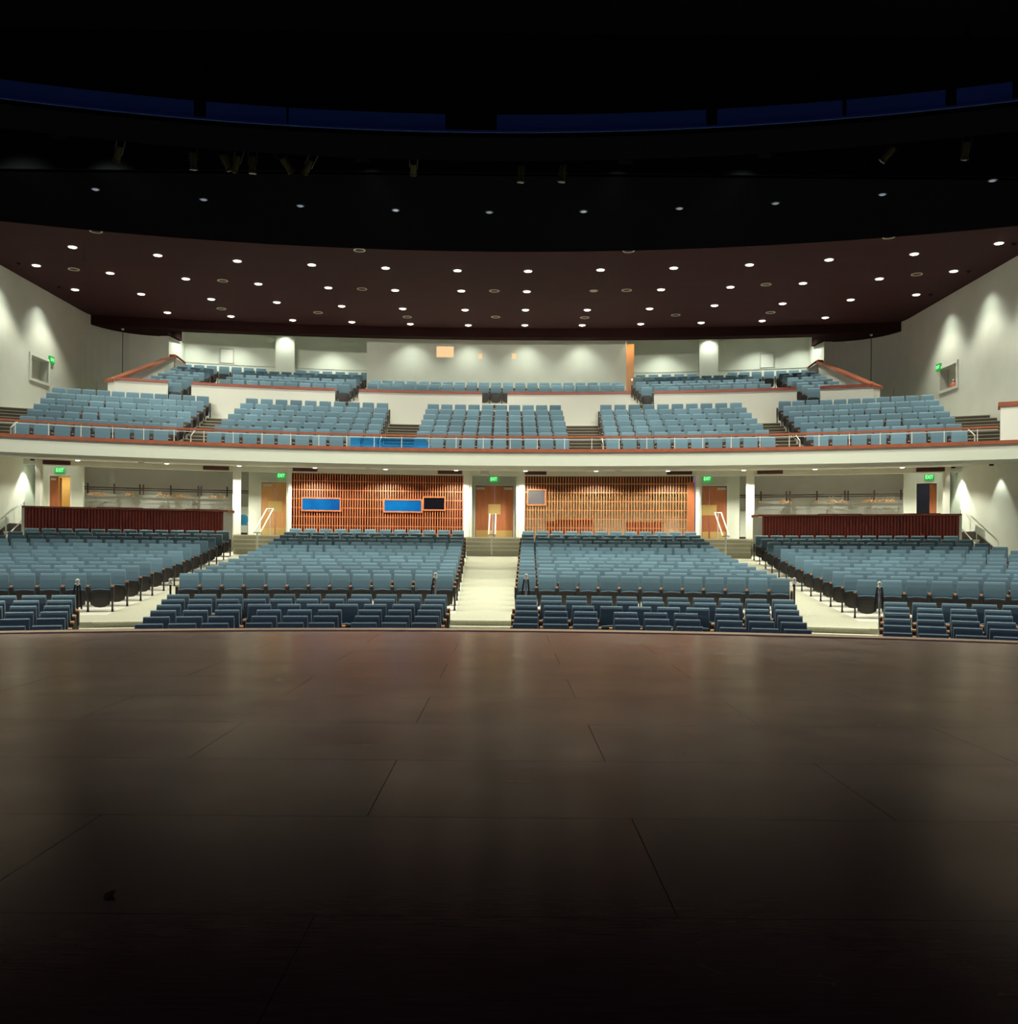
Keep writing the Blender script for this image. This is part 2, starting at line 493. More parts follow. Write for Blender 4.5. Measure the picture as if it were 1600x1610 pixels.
# light nosings of the two shallow steps at the head of each front aisle
mb = MB()
for d, z in ((21.3, -.48), (21.6, -.36)):
    R = d - YC
    for a, b_ in ((-side_in(d), -side_out(d)), (-centre_half(d), centre_half(d)), (side_out(d), side_in(d))):
        mb.arc(R - .02, R + .06, th(a, R), th(b_, R), z - .02, z + .004)
struct(mb, 'trim_2', M['nosing'], 'pale nosings of the two shallow steps in the front aisles', 'trim')

# ---- rear landing and its step flights
mb = MB()
mb.arc(39.55, 49.5, -.42, .42, .7, LAND)
struct(mb, 'floor_landing', M['landing'], 'carpeted landing in front of the rear doors', 'floor')
def flight(name, t0, t1, R0, z0, z1, n, tread, label, both=True, mats=None, side=None):
    """n risers climbing outward from R0; the top tread meets the floor behind it"""
    mb = MB()
    h = (z1 - z0) / n
    for k in range(n):
        Ra = R0 + k * tread
        mb.arc(Ra, R0 + n * tread + .02, t0, t1, z0 + k * h - (.25 if k == 0 else 0), z0 + (k + 1) * h - .001, m=0)
        mb.arc(Ra - .02, Ra + .12, t0, t1, z0 + (k + 1) * h - .045, z0 + (k + 1) * h + .004, m=1)
    return struct(mb, name, mats or [M['landing'], M['nosing']], label, 'stairs')
R = 38.32
flight('floor_steps_1', -.0262, .0262, R, 1.10, LAND, 4, .31, 'four carpeted steps up to the centre doors')
flight('floor_steps_2', th(-9.45, R), th(-7.75, R), R, 1.10, LAND, 4, .31, 'four carpeted steps beside the blue plastic chair')
flight('floor_steps_3', th(7.75, R), th(9.45, R), R, 1.10, LAND, 4, .31, 'four carpeted steps up to the wooden double doors by the open screen')
R = 37.6
flight('floor_steps_4', th(-WX, R), th(-16.05, R), R, .87, LAND, 5, .37, 'carpeted wall steps up to the lit doorway')
flight('floor_steps_5', th(16.05, R), th(WX, R), R, .87, LAND, 5, .37, 'carpeted wall steps up to the dark doorway')

# ---- side walls with their niches and rear curves
def side_wall(sgn, name, label, nz0, nz1, nd0, nd1):
    mb = MB()
    X0, X1 = sgn * WX, sgn * (WX + .3)
    def slab(d0, d1, z0, z1, m=0):
        mb.box(min(X0, X1), max(X0, X1), d0, d1, z0, z1, m)
    slab(23.4, nd0, -1.2, 11.6); slab(nd1, 38.9, 4.62, 11.6); slab(nd1, 36.0, -1.2, 4.62)
    slab(nd0, nd1, -1.2, nz0); slab(nd0, nd1, nz1, 11.6)
    X2 = sgn * (WX + .55)
    mb.box(min(X1, X2), max(X1, X2), nd0 - .05, nd1 + .05, nz0 - .05, nz1 + .05)
    # curve at the rear, above the balcony
    n = 10
    for i in range(n):
        a, b_ = PI / 2 * i / n, PI / 2 * (i + 1) / n
        q = []
        for ang in (a, b_):
            x, y = 14.3 + 2.57 * math.cos(ang), 38.9 + 2.8 * math.sin(ang)
            x2, y2 = 14.3 + 2.87 * math.cos(ang), 38.9 + 3.1 * math.sin(ang)
            q += [(sgn * x, y), (sgn * x2, y2)]
        p = [q[0], q[1], q[3], q[2]]
        mb.hexa([(*c, 4.0) for c in p] + [(*c, 11.6) for c in p])
    return struct(mb, name, M['wall'], label, 'wall')
dn0, zt = onx(48, 561, -WX); dn1, zb = onx(75, 598, -WX)
_, zb0 = onx(48, 599, -WX); _, zt1 = onx(75, 566, -WX)
nz0, nz1 = (zb0 + zb) / 2, (zt + zt1) / 2
side_wall(-1, 'wall_left', 'pale side wall washed by lamps, with an empty niche', nz0, nz1, dn0, dn1)
side_wall(1, 'wall_right', 'pale side wall washed by lamps, with the red bell niche', nz0, nz1, dn0, dn1)
for s, nm, lab in ((-1, 'trim_3', 'white frame of the empty wall niche'), (1, 'trim_4', 'white frame of the wall niche holding the red bell')):
    mb = MB()
    x0, x1 = sorted((s * (WX - .05), s * (WX + .02)))
    w = .10
    mb.box(x0, x1, dn0 - w, dn0, nz0 - w, nz1 + w); mb.box(x0, x1, dn1, dn1 + w, nz0 - w, nz1 + w)
    mb.box(x0, x1, dn0, dn1, nz0 - w, nz0); mb.box(x0, x1, dn0, dn1, nz1, nz1 + w)
    struct(mb, nm, M['white'], lab, 'trim')
# fine vertical panel joint on each curved wall
for s, nm, lab in ((-1, 'trim_5', 'thin vertical joint in the curved wall above the empty niche side'), (1, 'trim_6', 'thin vertical joint in the curved wall on the bell niche side')):
    ang = math.radians(22)
    x, y = s * (14.3 + 2.56 * math.cos(ang)), 38.9 + 2.79 * math.sin(ang)
    struct(MB().box(x - .008, x + .008, y - .012, y + .012, 6.2, 8.2), nm, M['alcove'], lab, 'trim')
# dark skirting along the wall steps
for s, nm, lab in ((-1, 'baseboard_left', 'dark skirting beside the wall steps to the lit doorway'), (1, 'baseboard_right', 'dark skirting beside the wall steps to the dark doorway')):
    mb = MB()
    x0, x1 = sorted((s * (WX - .025), s * (WX + .01)))
    ya = -2.3 + math.sqrt(39.45 ** 2 - WX ** 2); yb = -2.3 + math.sqrt(37.5 ** 2 - WX ** 2)
    mb.box(x0, x1, ya, 36.6, LAND, LAND + .30)
    mb.hexa([(x0, yb, .80), (x1, yb, .80), (x1, ya, LAND), (x0, ya, LAND), (x0, yb, 1.15), (x1, yb, 1.15), (x1, ya, LAND + .30), (x0, ya, LAND + .30)])
    mb.box(x0, x1, 24.5, yb, .25, .55)
    struct(mb, nm, M['basebd'], lab, 'baseboard')

# ---- ceiling
def yf(x): return -12 + math.sqrt(42 ** 2 - x * x)
def yb_(x): return -40 + math.sqrt(81.3 ** 2 - x * x)
XS = [-WX + 2 * WX * i / 24 for i in range(25)]
def deck(y0, y1, z0, z1, xs=XS):
    mb = MB()
    for a, b_ in zip(xs, xs[1:]):
        mb.hexa([(a, y0(a), z0), (b_, y0(b_), z0), (b_, y1(b_), z0), (a, y1(a), z0), (a, y0(a), z1), (b_, y0(b_), z1), (b_, y1(b_), z1), (a, y1(a), z1)])
    return mb
struct(deck(yf, lambda x: yb_(x) + .02, ZC, ZC + .2), 'ceiling', M['ceil'], 'dark brown ceiling over the balcony with rows of downlights', 'ceiling')
struct(deck(lambda x: 23.6, lambda x: yf(x) - .22, ZC - .30, ZC + .2), 'ceiling_front', M['black'], 'black forward ceiling between catwalks and brown ceiling', 'ceiling')
struct(deck(lambda x: -8, lambda x: 23.6, 14.0, 14.2), 'ceiling_stage', M['black'], 'black void above the stage and catwalks', 'ceiling')
mb = deck(lambda x: 23.55, lambda x: 23.75, ZC - .3, 14.0)
mb.v += []
struct(mb, 'wall_gridiron', M['black'], 'black upstand above the forward ceiling', 'wall')
mb = deck(lambda x: 2.8, lambda x: 3.0, 9.0, 14.0)
struct(mb, 'wall_valance', M['black'], 'black valance hanging over the stage', 'wall')
mb = MB()
for a, b_ in zip(XS, XS[1:]):
    y0a, y0b = yb_(a), yb_(b_)
    y1a = (-40 + math.sqrt(81.9 ** 2 - a * a)) if abs(a) < 14.2 else 42.6
    y1b = (-40 + math.sqrt(81.9 ** 2 - b_ * b_)) if abs(b_) < 14.2 else 42.6
    if abs(a) >= 14.2 or abs(b_) >= 14.2: y1a = y1b = 42.6
    mb.hexa([(a, y0a, ZC - .39), (b_, y0b, ZC - .39), (b_, y1b, ZC - .39), (a, y1a, ZC - .39), (a, y0a, ZC + .1), (b_, y0b, ZC + .1), (b_, y1b, ZC + .1), (a, y1a, ZC + .1)])
struct(mb, 'ceiling_drop', M['darkband'], 'dark dropped band along the rear of the brown ceiling', 'ceiling')
struct(deck(lambda x: 40.2, lambda x: 47, 11.2, 11.4, [-15 + 2 * i for i in range(16)]), 'ceiling_rear', M['wall'], 'ceiling above the rear balcony', 'ceiling')

# ---- balcony
RB, PITCH = 33.9, .85
def bz(k): return 4.05 + .318 * k
def wt(R, x=WX): return th(x, R)
mb = MB()
mb.arc(32.7, 32.95, -wt(32.7), wt(32.7), 3.93, 4.36)
struct(mb, 'wall_balcony', M['fascia'], 'white curved balcony front', 'wall')
mb = MB()
mb.arc(32.72, 40.75, -wt(36), wt(36), (3.93, 4.42), (4.0, 4.5))
struct(mb, 'ceiling_soffit', M['soffit'], 'pale underside of the balcony', 'ceiling')
mb = MB()
mb.arc(32.62, 33.02, -wt(32.8), wt(32.8), 4.36, 4.46)
struct(mb, 'trim_7', M['cap'], 'red wooden cap along the balcony front', 'trim')
mb = MB()
for k in range(7):
    R0 = RB + PITCH * k - .5
    mb.arc(R0 if k else 32.96, R0 + PITCH + (.5 if k == 6 else .01), -wt(R0 + .5), wt(R0 + .5), (4.035, 4.20)[k] if k < 2 else bz(k) - .32, bz(k), n=160)
struct(mb, 'floor_balcony', M['concrete'], 'stepped pale floor of the lower balcony', 'floor')
# carpeted aisles of the lower balcony: two steps to each row
B_OUT = lambda k: 9.1 + .2 * k / 6
A_IN = lambda k: 10.1 + .4 * k / 6
A_OUT = lambda k: 14.3 + 1.2 * k / 6
C_OUT = lambda k: 2.62
B_IN = lambda k: 3.72 + .28 * k / 6
AISLES = [(lambda k: A_OUT(k) + .05, lambda k: WX - .02), (lambda k: B_OUT(k) + .05, lambda k: A_IN(k) - .05), (lambda k: C_OUT(k) + .05, lambda k: B_IN(k) - .05)]
no = 5
names = {(0, -1): 'by the wall with the empty niche', (0, 1): 'by the wall with the bell niche', (1, -1): 'second in from the empty niche wall', (1, 1): 'second in from the bell niche wall',
         (2, -1): 'just off the blue lit seats', (2, 1): 'across the centre block from the blue lit steps'}
for s in (-1, 1):
    for ai, (fa, fb) in enumerate(AISLES):
        mb = MB()
        for k in range(7):
            for h in range(2):
                R0 = RB + PITCH * k - .5 - (.42 if h == 0 else 0)
                if R0 < 32.97: R0 = 32.97
                z = bz(k) - (.159 if h == 0 else 0)
                if k == 0 and h == 0: continue
                R1 = R0 + .44
                mb.arc(R0 - .02, R1 + (.5 if (k == 6 and h == 1) else 0), s * th(fa(k), R0), s * th(fb(k), R0), max(z - .16, 4.04), z + .005, n=14, m=0)
                mb.arc(R0 - .03, R0 + .03, s * th(fa(k), R0), s * th(fb(k), R0), z - .012, z + .008, n=14, m=1)
        no += 1
        struct(mb, f'floor_steps_{no}', [M['stepcarpet'], M['edge']], f'dark carpeted balcony stair {names[(ai, s)]}', 'stairs')
# block ends of the balcony
for s, nm in ((-1, 'wall_pier_left'), (1, 'wall_pier_right')):
    mb = MB()
    mb.arc(32.68, 33.3, s * th(14.52, 32.8), s * wt(32.8), 4.455, 5.42, m=0)
    mb.arc(32.62, 33.36, s * th(14.47, 32.8), s * wt(32.8), 5.42, 5.54, m=1)
    struct(mb, nm, [M['white'], M['cap']], 'white block with wood cap at the end of the balcony front' + (' by the bell niche wall' if s > 0 else ' by the empty niche wall'), 'wall')

# cross parapets behind the lower balcony, with red caps
RP, ZP = 39.9, 7.38
segs = [(.5, 5.3), (6.2, 11.4), (12.2, 13.95)]
tn = 8
plab = ['beside the centre gap', 'in front of the long rear bank', 'of the small corner bank']
for s in (-1, 1):
    for q, (a, b_) in enumerate(segs):
        mb = MB(); mb.arc(RP, RP + .18, s * th(a, RP), s * th(b_, RP), 5.6, ZP)
        side = 'on the empty niche side' if s < 0 else 'on the bell niche side'
        struct(mb, f'wall_parapet_{"left" if s < 0 else "right"}' + ('' if q == 0 else f'.{q:03d}'), M['white'], f'white cross parapet {plab[q]}, {side}', 'wall')
        mb = MB(); mb.arc(RP - .05, RP + .26, s * th(a, RP), s * th(b_, RP), ZP, ZP + .10)
        struct(mb, f'trim_{tn}', M['redwood'], f'red wood cap on the parapet {plab[q]}, {side}', 'trim'); tn += 1
# rear balcony terraces
RR, RZ = 42.2, 7.16
def rz_(k): return RZ + .27 * k
mb = MB()
for k in range(-2, 6):
    R0 = RR + .9 * k - .5 if k > -2 else RP + .18
    mb.arc(R0, RR + .9 * k + .41 + (1.5 if k == 5 else 0), -th(14.0, R0), th(14.0, R0), rz_(k) - .4, rz_(k))
struct(mb, 'floor_rear', M['concrete'], 'stepped floor of the rear balcony', 'floor')
gaps = [(-.47, .47, 'through the centre gap'), (-6.15, -5.35, 'through the parapet gap over the blue lit seats'), (5.35, 6.15, 'through the parapet gap near the tall wooden door'),
        (-12.15, -11.45, 'to the corner bank on the empty niche side'), (11.45, 12.15, 'to the corner bank on the bell niche side')]
for a, b_, lab in gaps:
    no += 1
    mb = MB()
    z0, z1, Ra = bz(6), rz_(0), 39.75
    for k in range(6):
        h = (z1 - z0) / 6
        mb.arc(Ra + .29 * k, Ra + 2.0, th(a, RP), th(b_, RP), z0 + h * k - .01, z0 + h * (k + 1) + .006, m=0)
        mb.arc(Ra + .29 * k - .012, Ra + .29 * k + .05, th(a, RP), th(b_, RP), z0 + h * (k + 1) - .012, z0 + h * (k + 1) + .008, m=1)
    struct(mb, f'floor_steps_{no}', [M['stepcarpet'], M['edge']], f'dark rear balcony steps {lab}', 'stairs')
# sloping side parapets of the corner banks, with broad wood caps
for s, nm in ((-1, 'left'), (1, 'right')):
    x0, y0 = 13.9, 35.05
    mb = MB(); cap = MB()
    x1, y1, x2, y2 = 14.15, 41.8, 13.75, 42.2
    ya, za, zb2 = 35.15, 7.38, 9.55
    W = .42
    mb.hexa([(s * (x0 - .1), ya, 5.6), (s * (x0 + W - .1), ya, 5.6), (s * (x1 + W - .1), y1, 5.6), (s * (x1 - .1), y1, 5.6),
             (s * (x0 - .1), ya, za), (s * (x0 + W - .1), ya, za), (s * (x1 + W - .1), y1, zb2), (s * (x1 - .1), y1, zb2)])
    cap.hexa([(s * (x0 - .16), ya - .06, za), (s * (x0 + W), ya - .06, za - .10), (s * (x1 + W), y1, zb2 - .10), (s * (x1 - .16), y1, zb2),
              (s * (x0 - .16), ya - .06, za + .11), (s * (x0 + W), ya - .06, za + .0), (s * (x1 + W), y1, zb2 + .0), (s * (x1 - .16), y1, zb2 + .11)])
    cap.hexa([(s * (x1 - .16), y1 - .2, zb2), (s * (x1 + .1), y1 - .2, zb2), (s * (x1 + .1), y1 + .1, zb2), (s * (x1 - .16), y1 + .1, zb2),
              (s * (x1 - .16), y1 - .2, zb2 + .11), (s * (x1 + .1), y1 - .2, zb2 + .11), (s * (x1 + .1), y1 + .1, zb2 + .11), (s * (x1 - .16), y1 + .1, zb2 + .11)])
    # short fall on the inner side
    cap.hexa([(s * (x1 - .52), y1 - .1, zb2 - .26), (s * (x1 - .16), y1 - .1, zb2), (s * (x1 - .16), y1 + .1, zb2), (s * (x1 - .52), y1 + .1, zb2 - .26),
              (s * (x1 - .52), y1 - .1, zb2 - .16), (s * (x1 - .16), y1 - .1, zb2 + .11), (s * (x1 - .16), y1 + .1, zb2 + .11), (s * (x1 - .52), y1 + .1, zb2 - .16)])
    mb.hexa([(s * (x1 - .50), y1 - .08, 7.5), (s * (x1 - .1), y1 - .08, 7.5), (s * (x1 - .1), y1 + .08, 7.5), (s * (x1 - .50), y1 + .08, 7.5),
             (s * (x1 - .50), y1 - .08, zb2 - .25), (s * (x1 - .1), y1 - .08, zb2), (s * (x1 - .1), y1 + .08, zb2), (s * (x1 - .50), y1 + .08, zb2 - .25)])
    side = 'empty niche side' if s < 0 else 'bell niche side'
    struct(mb, f'wall_bank_{nm}', M['white'], f'white sloping side wall of the corner bank, {side}', 'wall')
    struct(cap, f'trim_{tn}', M['cap'], f'broad sloping orange wood cap of the corner bank, {side}', 'trim'); tn += 1
    # alcove return
    mb = MB()
    mb.hexa([(s * 14.28, 41.6, 5.6), (s * 14.65, 41.6, 5.6), (s * 14.5, 43.3, 5.6), (s * 14.1, 43.3, 5.6), (s * 14.28, 41.6, 11.6), (s * 14.65, 41.6, 11.6), (s * 14.5, 43.3, 11.6), (s * 14.1, 43.3, 11.6)])
    struct(mb, f'wall_alcove_{nm}', M['wall'], f'bright return wall of the rear balcony, {side}', 'wall')
# rear walls
mb = MB()
mb.arc(47.6, 47.8, th(-14.3, 47.6), th(-5.6, 47.6), 6.5, 11.6); mb.arc(47.6, 47.8, th(5.6, 47.6), th(14.3, 47.6), 6.5, 11.6)
struct(mb, 'wall_rear', M['wall'], 'pale rear wall behind the upper balcony banks', 'wall')
RBO = 45.1
tb = th(5.68, RBO)
wins = []
for px0, px1, py0, py1 in ((686, 713, 544, 562), (752, 757.5, 555, 564), (804.5, 811, 555, 564)):
    t0, z1 = hit(px0, py0, RBO); t1, z0 = hit(px1, py1, RBO)
    wins.append((t0, t1, z0, z1))
mb = MB()
edges = [-tb] + [t for w in wins for t in w[:2]] + [tb]
for i in range(0, len(edges), 2): mb.arc(RBO, RBO + .15, edges[i], edges[i + 1], 6.5, 11.6)
for t0, t1, z0, z1 in wins:
    mb.arc(RBO, RBO + .15, t0, t1, 6.5, z0); mb.arc(RBO, RBO + .15, t0, t1, z1, 11.6)
mb.arc(RBO, 47.8, -tb - .002, -tb + .002, 6.5, 11.6); mb.arc(RBO, 47.8, tb - .002, tb + .002, 6.5, 11.6)
struct(mb, 'wall_booth', M['wall'], 'pale projecting wall of the projection booth', 'wall')
for i, (t0, t1, z0, z1) in enumerate(wins):
    mb = MB(); mb.arc(RBO + .10, RBO + .13, t0, t1, z0, z1)
    struct(mb, f'window_{i + 1}', M['warmglass'], ['wide warm lit booth window', 'small warm lit booth window nearer the wide one', 'small warm lit booth window alone off centre'][i], 'window')
# piers and small hatches on the rear wall
for s, nm in ((-1, 'left'), (1, 'right')):
    side = 'empty niche side' if s < 0 else 'bell niche side'
    t0, _ = hit(433, 560, 46.9); t1, _ = hit(463, 560, 46.9)
    if s > 0: t0, t1 = -t1, -t0
    struct(MB().arc(46.9, 47.62, t0, t1, 6.5, 11.6), f'wall_pilaster_{nm}', M['wall'], f'pale pilaster on the upper rear wall, {side}', 'wall')
    struct(MB().arc(47.58, 47.61, s * th(5.7, 47.6), s * th(14.1, 47.6), 9.62, 9.65), f'trim_{tn}', M['alcove'], f'thin horizontal joint across the upper rear wall, {side}', 'trim'); tn += 1
    t0, z1 = hit(347, 549, 47.58); t1, z0 = hit(366, 571, 47.58)
    if s > 0: t0, t1 = -t1, -t0
    root = thing('wall_hatch', f'small pale hatch in the upper rear wall, {side}', 'hatch', (*pol(47.55, (t0 + t1) / 2), z0), kind=None)
    part(MB().arc(47.57, 47.60, t0, t1, z0, z1), 'hatch_panel', M['white'], root)
    f = MB(); e = .0011
    for a, b_, c, d in ((t0 - e, t0, z0, z1), (t1, t1 + e, z0, z1), (t0 - e, t1 + e, z1, z1 + .05)): f.arc(47.55, 47.60, a, b_, c, d)
    part(f, 'hatch_frame', M['alcove'], root)
    t0, z1 = hit(421, 531, 47.4); t1, z0 = hit(433, 537, 47.4)
    if s > 0: t0, t1 = -t1, -t0
    single(MB().arc(47.3, 47.6, t0, t1, z0, z1), 'wall_box', M['white'], f'small white box high on the rear wall by the pilaster, {side}', 'box')

# ---- rear wall of the stalls: door plane R 41.7, niches R 43.3, screens R 40.3
RD, RN, RS = 41.7, 43.3, 40.3
def tpx(px, R, py=800): return hit(px, py, R)[0]
ZS = 4.46                                      # soffit height at the screens
HB = 4.20                                      # underside of the header beam
mb = MB(); mb.arc(RS, RS + .25, -wt(RS), wt(RS), HB, ZS + .05)
struct(mb, 'wall_header', M['wall'], 'pale header beam under the rear of the balcony', 'wall')
doors = [('far left', -1, 78, 110, 65, 127), ('left', -1, 410, 450, 395, 453)]
mb = MB()
DZ = LAND + 2.16
dt = {}
t0, t1 = tpx(65, RD), tpx(127, RD); a, b_ = tpx(78, RD), tpx(110, RD)
for s in (-1, 1):
    for (p0, p1, q0, q1, key) in ((65, 127, 78, 110, 'far'), (395, 453.5, 410.5, 450, 'near')):
        c = [tpx(p, RD) * (-s) for p in (p0, q0, q1, p1)]
        if s > 0: pass
        dt[(key, s)] = (c[1], c[2])
        mb.arc(RD, RD + .18, c[0], c[1], LAND, 4.5); mb.arc(RD, RD + .18, c[2], c[3], LAND, 4.5); mb.arc(RD, RD + .18, c[1], c[2], DZ, 4.5)
tc = tpx(745, RD), tpx(805, RD)
tcm = (tc[1] - tc[0]) / 2
dt[('centre', 0)] = (-tcm, tcm)
mb.arc(RD, RD + .18, tpx(735, RD), -tcm, LAND, 4.5); mb.arc(RD, RD + .18, tcm, -tpx(735, RD), LAND, 4.5); mb.arc(RD, RD + .18, -tcm, tcm, DZ, 4.5)
# returns between screen plane and door plane
def ret(px, Ra, Rb, w=.0025, z0=LAND, z1=4.5):
    t = tpx(px, (Ra + Rb) / 2)
    for s in (-1, 1): mb.arc(Ra, Rb, s * t - w, s * t + w, z0, z1)
ret(738, RS, RD + .1); ret(455, RS, RD + .1); ret(395.5, RD, RN); ret(127, RD, RN); ret(63, RS, RD + .1)
struct(mb, 'wall_back', M['wall'], 'pale rear wall of the stalls around the doors', 'wall')
mb = MB()
for s in (-1, 1): mb.arc(RN, RN + .2, s * tpx(127, RN), s * tpx(394, RN), LAND, 4.6)
struct(mb, 'wall_niche', M['alcove'], 'grey back wall of the two coat niches', 'wall')
mb = MB()
for s in (-1, 1): mb.arc(40.5, RN + .2, s * tpx(127, RN), s * tpx(394, RN), 4.46, 4.52)
struct(mb, 'ceiling_niche', M['alcove'], 'flat grey ceiling of the two coat niches', 'ceiling')
# thin shelf joints on the niche wall
mb = MB()
for s in (-1, 1):
    for z in (3.02, 2.82): mb.arc(RN - .02, RN + .01, s * tpx(127, RN), s * tpx(394, RN), z, z + .02)
struct(mb, f'trim_{tn}', M['alcove'], 'thin horizontal battens below the coat rails', 'trim'); tn += 1
# pillars
pil = [(55, 63, RS - .15, 'outer'), (365.5, 378.5, RS - .1, 'niche'), (452.5, 457.5, RS - .06, 'screen'), (728, 737, RS - .06, 'centre')]
plabel = {'outer': 'slim white pillar beside the {} doorway', 'niche': 'white pillar between coat niche and aisle, {} doorway half',
          'screen': 'narrow white jamb at the outer end of the {} screen', 'centre': 'white jamb between centre doors and {} screen'}
for s in (-1, 1):
    for p0, p1, R0, key in pil:
        a, b_ = s * tpx(p0, R0), s * tpx(p1, R0)
        w = {'outer': ('lit', 'dark'), 'niche': ('lit', 'dark')}.get(key, ('blue-windowed', 'open slatted'))[0 if s < 0 else 1]
        o = struct(MB().arc(R0, R0 + (.35 if key in ('outer', 'niche') else .36), a, b_, LAND, ZS), 'pillar_' + ('left' if s < 0 else 'right'), M['white'], plabel[key].format(w), 'pillar')
# lobby behind the open screen
mb = MB()
RL = 44.6
mb.arc(RL, RL + .2, th(.9, RL), th(8.6, RL), LAND, 4.6)
mb.arc(RD + .2, RL, th(.95, RD) - .002, th(.95, RD) + .002, LAND, 4.6)
mb.arc(RD + .2, RL, th(7.92, RD) - .002, th(7.92, RD) + .002, LAND, 4.6)
struct(mb, 'wall_lobby', M['cream'], 'cream lobby wall seen through the open slatted screen', 'wall')
struct(MB().arc(40.6, 44.8, th(.9, RL), th(8.5, RL), 4.42, 4.5), 'ceiling_lobby', M['wall'], 'lobby ceiling behind the open screen', 'ceiling')
# rooms behind the two open end doors
for s, nm, key in ((-1, 'wall_room_left', 'yellow'), (1, 'wall_room_right', 'bluedark')):
    a, b_ = dt[('far', s)]
    lo, hi = min(a, b_), max(a, b_)
    mb = MB(); mb.arc(44.2, 44.4, lo - .006, hi + .006, LAND, 4.6); mb.arc(RD + .2, 44.3, lo - .009, lo - .006, LAND, 4.6); mb.arc(RD + .2, 44.3, hi + .006, hi + .009, LAND, 4.6)
    mb.arc(RD + .2, 44.3, lo - .006, hi + .006, 4.5, 4.6)
    struct(mb, nm, M[key], 'yellow lit wall behind the open end door' if s < 0 else 'blue-grey wall behind the dark open end doorway', 'wall')
# ------------------------------------------------------------ seats
SW = .53
def tilt(p, a=math.radians(9), y0=.10, z0=.44):
    x, y, z = p
    return (x, y0 + y * math.cos(a) + z * math.sin(a), z0 + z * math.cos(a) - y * math.sin(a))
def tiltpan(p, a=math.radians(-7), y0=-.02, z0=.335):
    x, y, z = p
    return (x, y0 + y * math.cos(a) + z * math.sin(a), z0 + z * math.cos(a) - y * math.sin(a))
def up(dz): return lambda p: tilt((p[0], p[1], p[2] + dz))
def seat_back():
    prof = [(-.05, -.25), (-.062, -.10), (-.062, .08), (-.05, .19), (-.036, .228), (-.010, .248), (.028, .252), (.05, .235), (.05, -.25)]
    m = MB(); n = len(prof); tf = up(.215)
    xs = (-.232, -.224, -.10, .10, .224, .232)
    vs = []
    for i, x in enumerate(xs):
        k = .72 if i in (0, 5) else 1
        vs += [tf((x * (1 - .07 * (z + .25) / .5), y * k, z - (.006 if k < 1 and z > 0 else 0))) for y, z in prof]
    fs = [(i * n + j, i * n + (j + 1) % n, (i + 1) * n + (j + 1) % n, (i + 1) * n + j) for i in range(len(xs) - 1) for j in range(n)]
    fs += [tuple(range(n))[::-1], tuple((len(xs) - 1) * n + j for j in range(n))]
    return m.add(vs, fs)
def seat_shell_(): return MB().pillow(.44, .52, .03, .04, 0, tf=lambda p: tilt((p[0], p[1] + .065, p[2] + .18)), nx=2, nz=2)
def seat_pan(): return MB().pillow(.44, .36, .05, .05, .02, tf=lambda p: tiltpan((p[0], p[1] - .045, p[2])), bottom=.05)
def pan_cushion(): return MB().pillow(.455, .40, .07, .04, .0, tf=lambda p: tiltpan((p[0], p[1] + .015, p[2] + .0)), nx=2, nz=2)
def seat_leg(x):
    m = MB()
    m.box(x - .03, x + .03, -.15, .12, .30, .585)
    m.hexa([(x - .02, -.05, .05), (x + .02, -.05, .05), (x + .02, .06, .05), (x - .02, .06, .05), (x - .02, -.15, .30), (x + .02, -.15, .30), (x + .02, .12, .30), (x - .02, .12, .30)])
    m.box(x - .022, x + .022, -.04, .05, .015, .05)
    m.box(x - .03, x + .03, -.11, .11, 0, .015)
    return m
def seat_arm(x): return MB().box(x - .03, x + .03, -.19, .12, .585, .615)
def seat_parts(end):
    """(name, mesh, material, subparts)"""
    P = [('backrest', seat_back(), 'fabric', []), ('back_shell', seat_shell_(), 'shell', []), ('seat_pan', seat_pan(), 'shell', [('seat_cushion', pan_cushion(), 'fabric')])]
    sides = {0: (-1,), 1: (-1, 1), }[end]
    for sd in sides:
        P.append(('armrest', seat_arm(sd * SW / 2), 'arm', [])); P.append(('leg', seat_leg(sd * SW / 2), 'steel', []))
    return P
PROTO = {}
def make_seat(end, loc, rz, label, group):
    if end not in PROTO:
        o = thing('theatre_seat', label, 'seat', loc, rz, group)
        for nm, m_, mt, sub in seat_parts(end):
            p = part(m_, nm, M[mt], o, world=False)
            for n2, m2, mt2 in sub: part(m2, n2, M[mt2], p, world=False)
        PROTO[end] = o
        return o
    return copy_thing(PROTO[end], loc, rz, label, group)

# lay the blocks out: (R, theta, z, pitch scale, end seat?, bank, block, row, index from its aisle)
SEATS = []
def in_view(x, y, z, m=25):
    dx, dz = x - CAMX, z + .5 - EYE
    if y < 2: return False
    u, v = F * dx / y, -F * dz / y
    return -m < PX + u - v * ROLL < 1600 + m
def lay(R, t_in, t_out, z, bank, block, row, gaps=0, shift=0, n=None):
    """seats from the aisle edge t_in to t_out along the arc R"""
    L = abs(t_out - t_in) * R
    sgn = 1 if t_out > t_in else -1
    n = n or int(L / .515 - gaps * .36)
    pitch = (L - gaps * .19) / n
    for i in range(n):
        g = 0
        if gaps: g = (i // 3) * .19
        t = t_in + sgn * ((i + .5) * pitch + g) / R
        x, y = pol(R, t)
        last = (i == 0) if sgn < 0 else (i == n - 1 or (gaps and i % 3 == 2))
        if sgn < 0 and gaps and i % 3 == 0: last = True
        if in_view(x, y, z, 420): SEATS.append(dict(seen=in_view(x, y, z), R=R, t=t, x=x, y=y, z=z, end=1 if last else 0, bank=bank, block=block, row=row, i=i + 1, s=sgn))
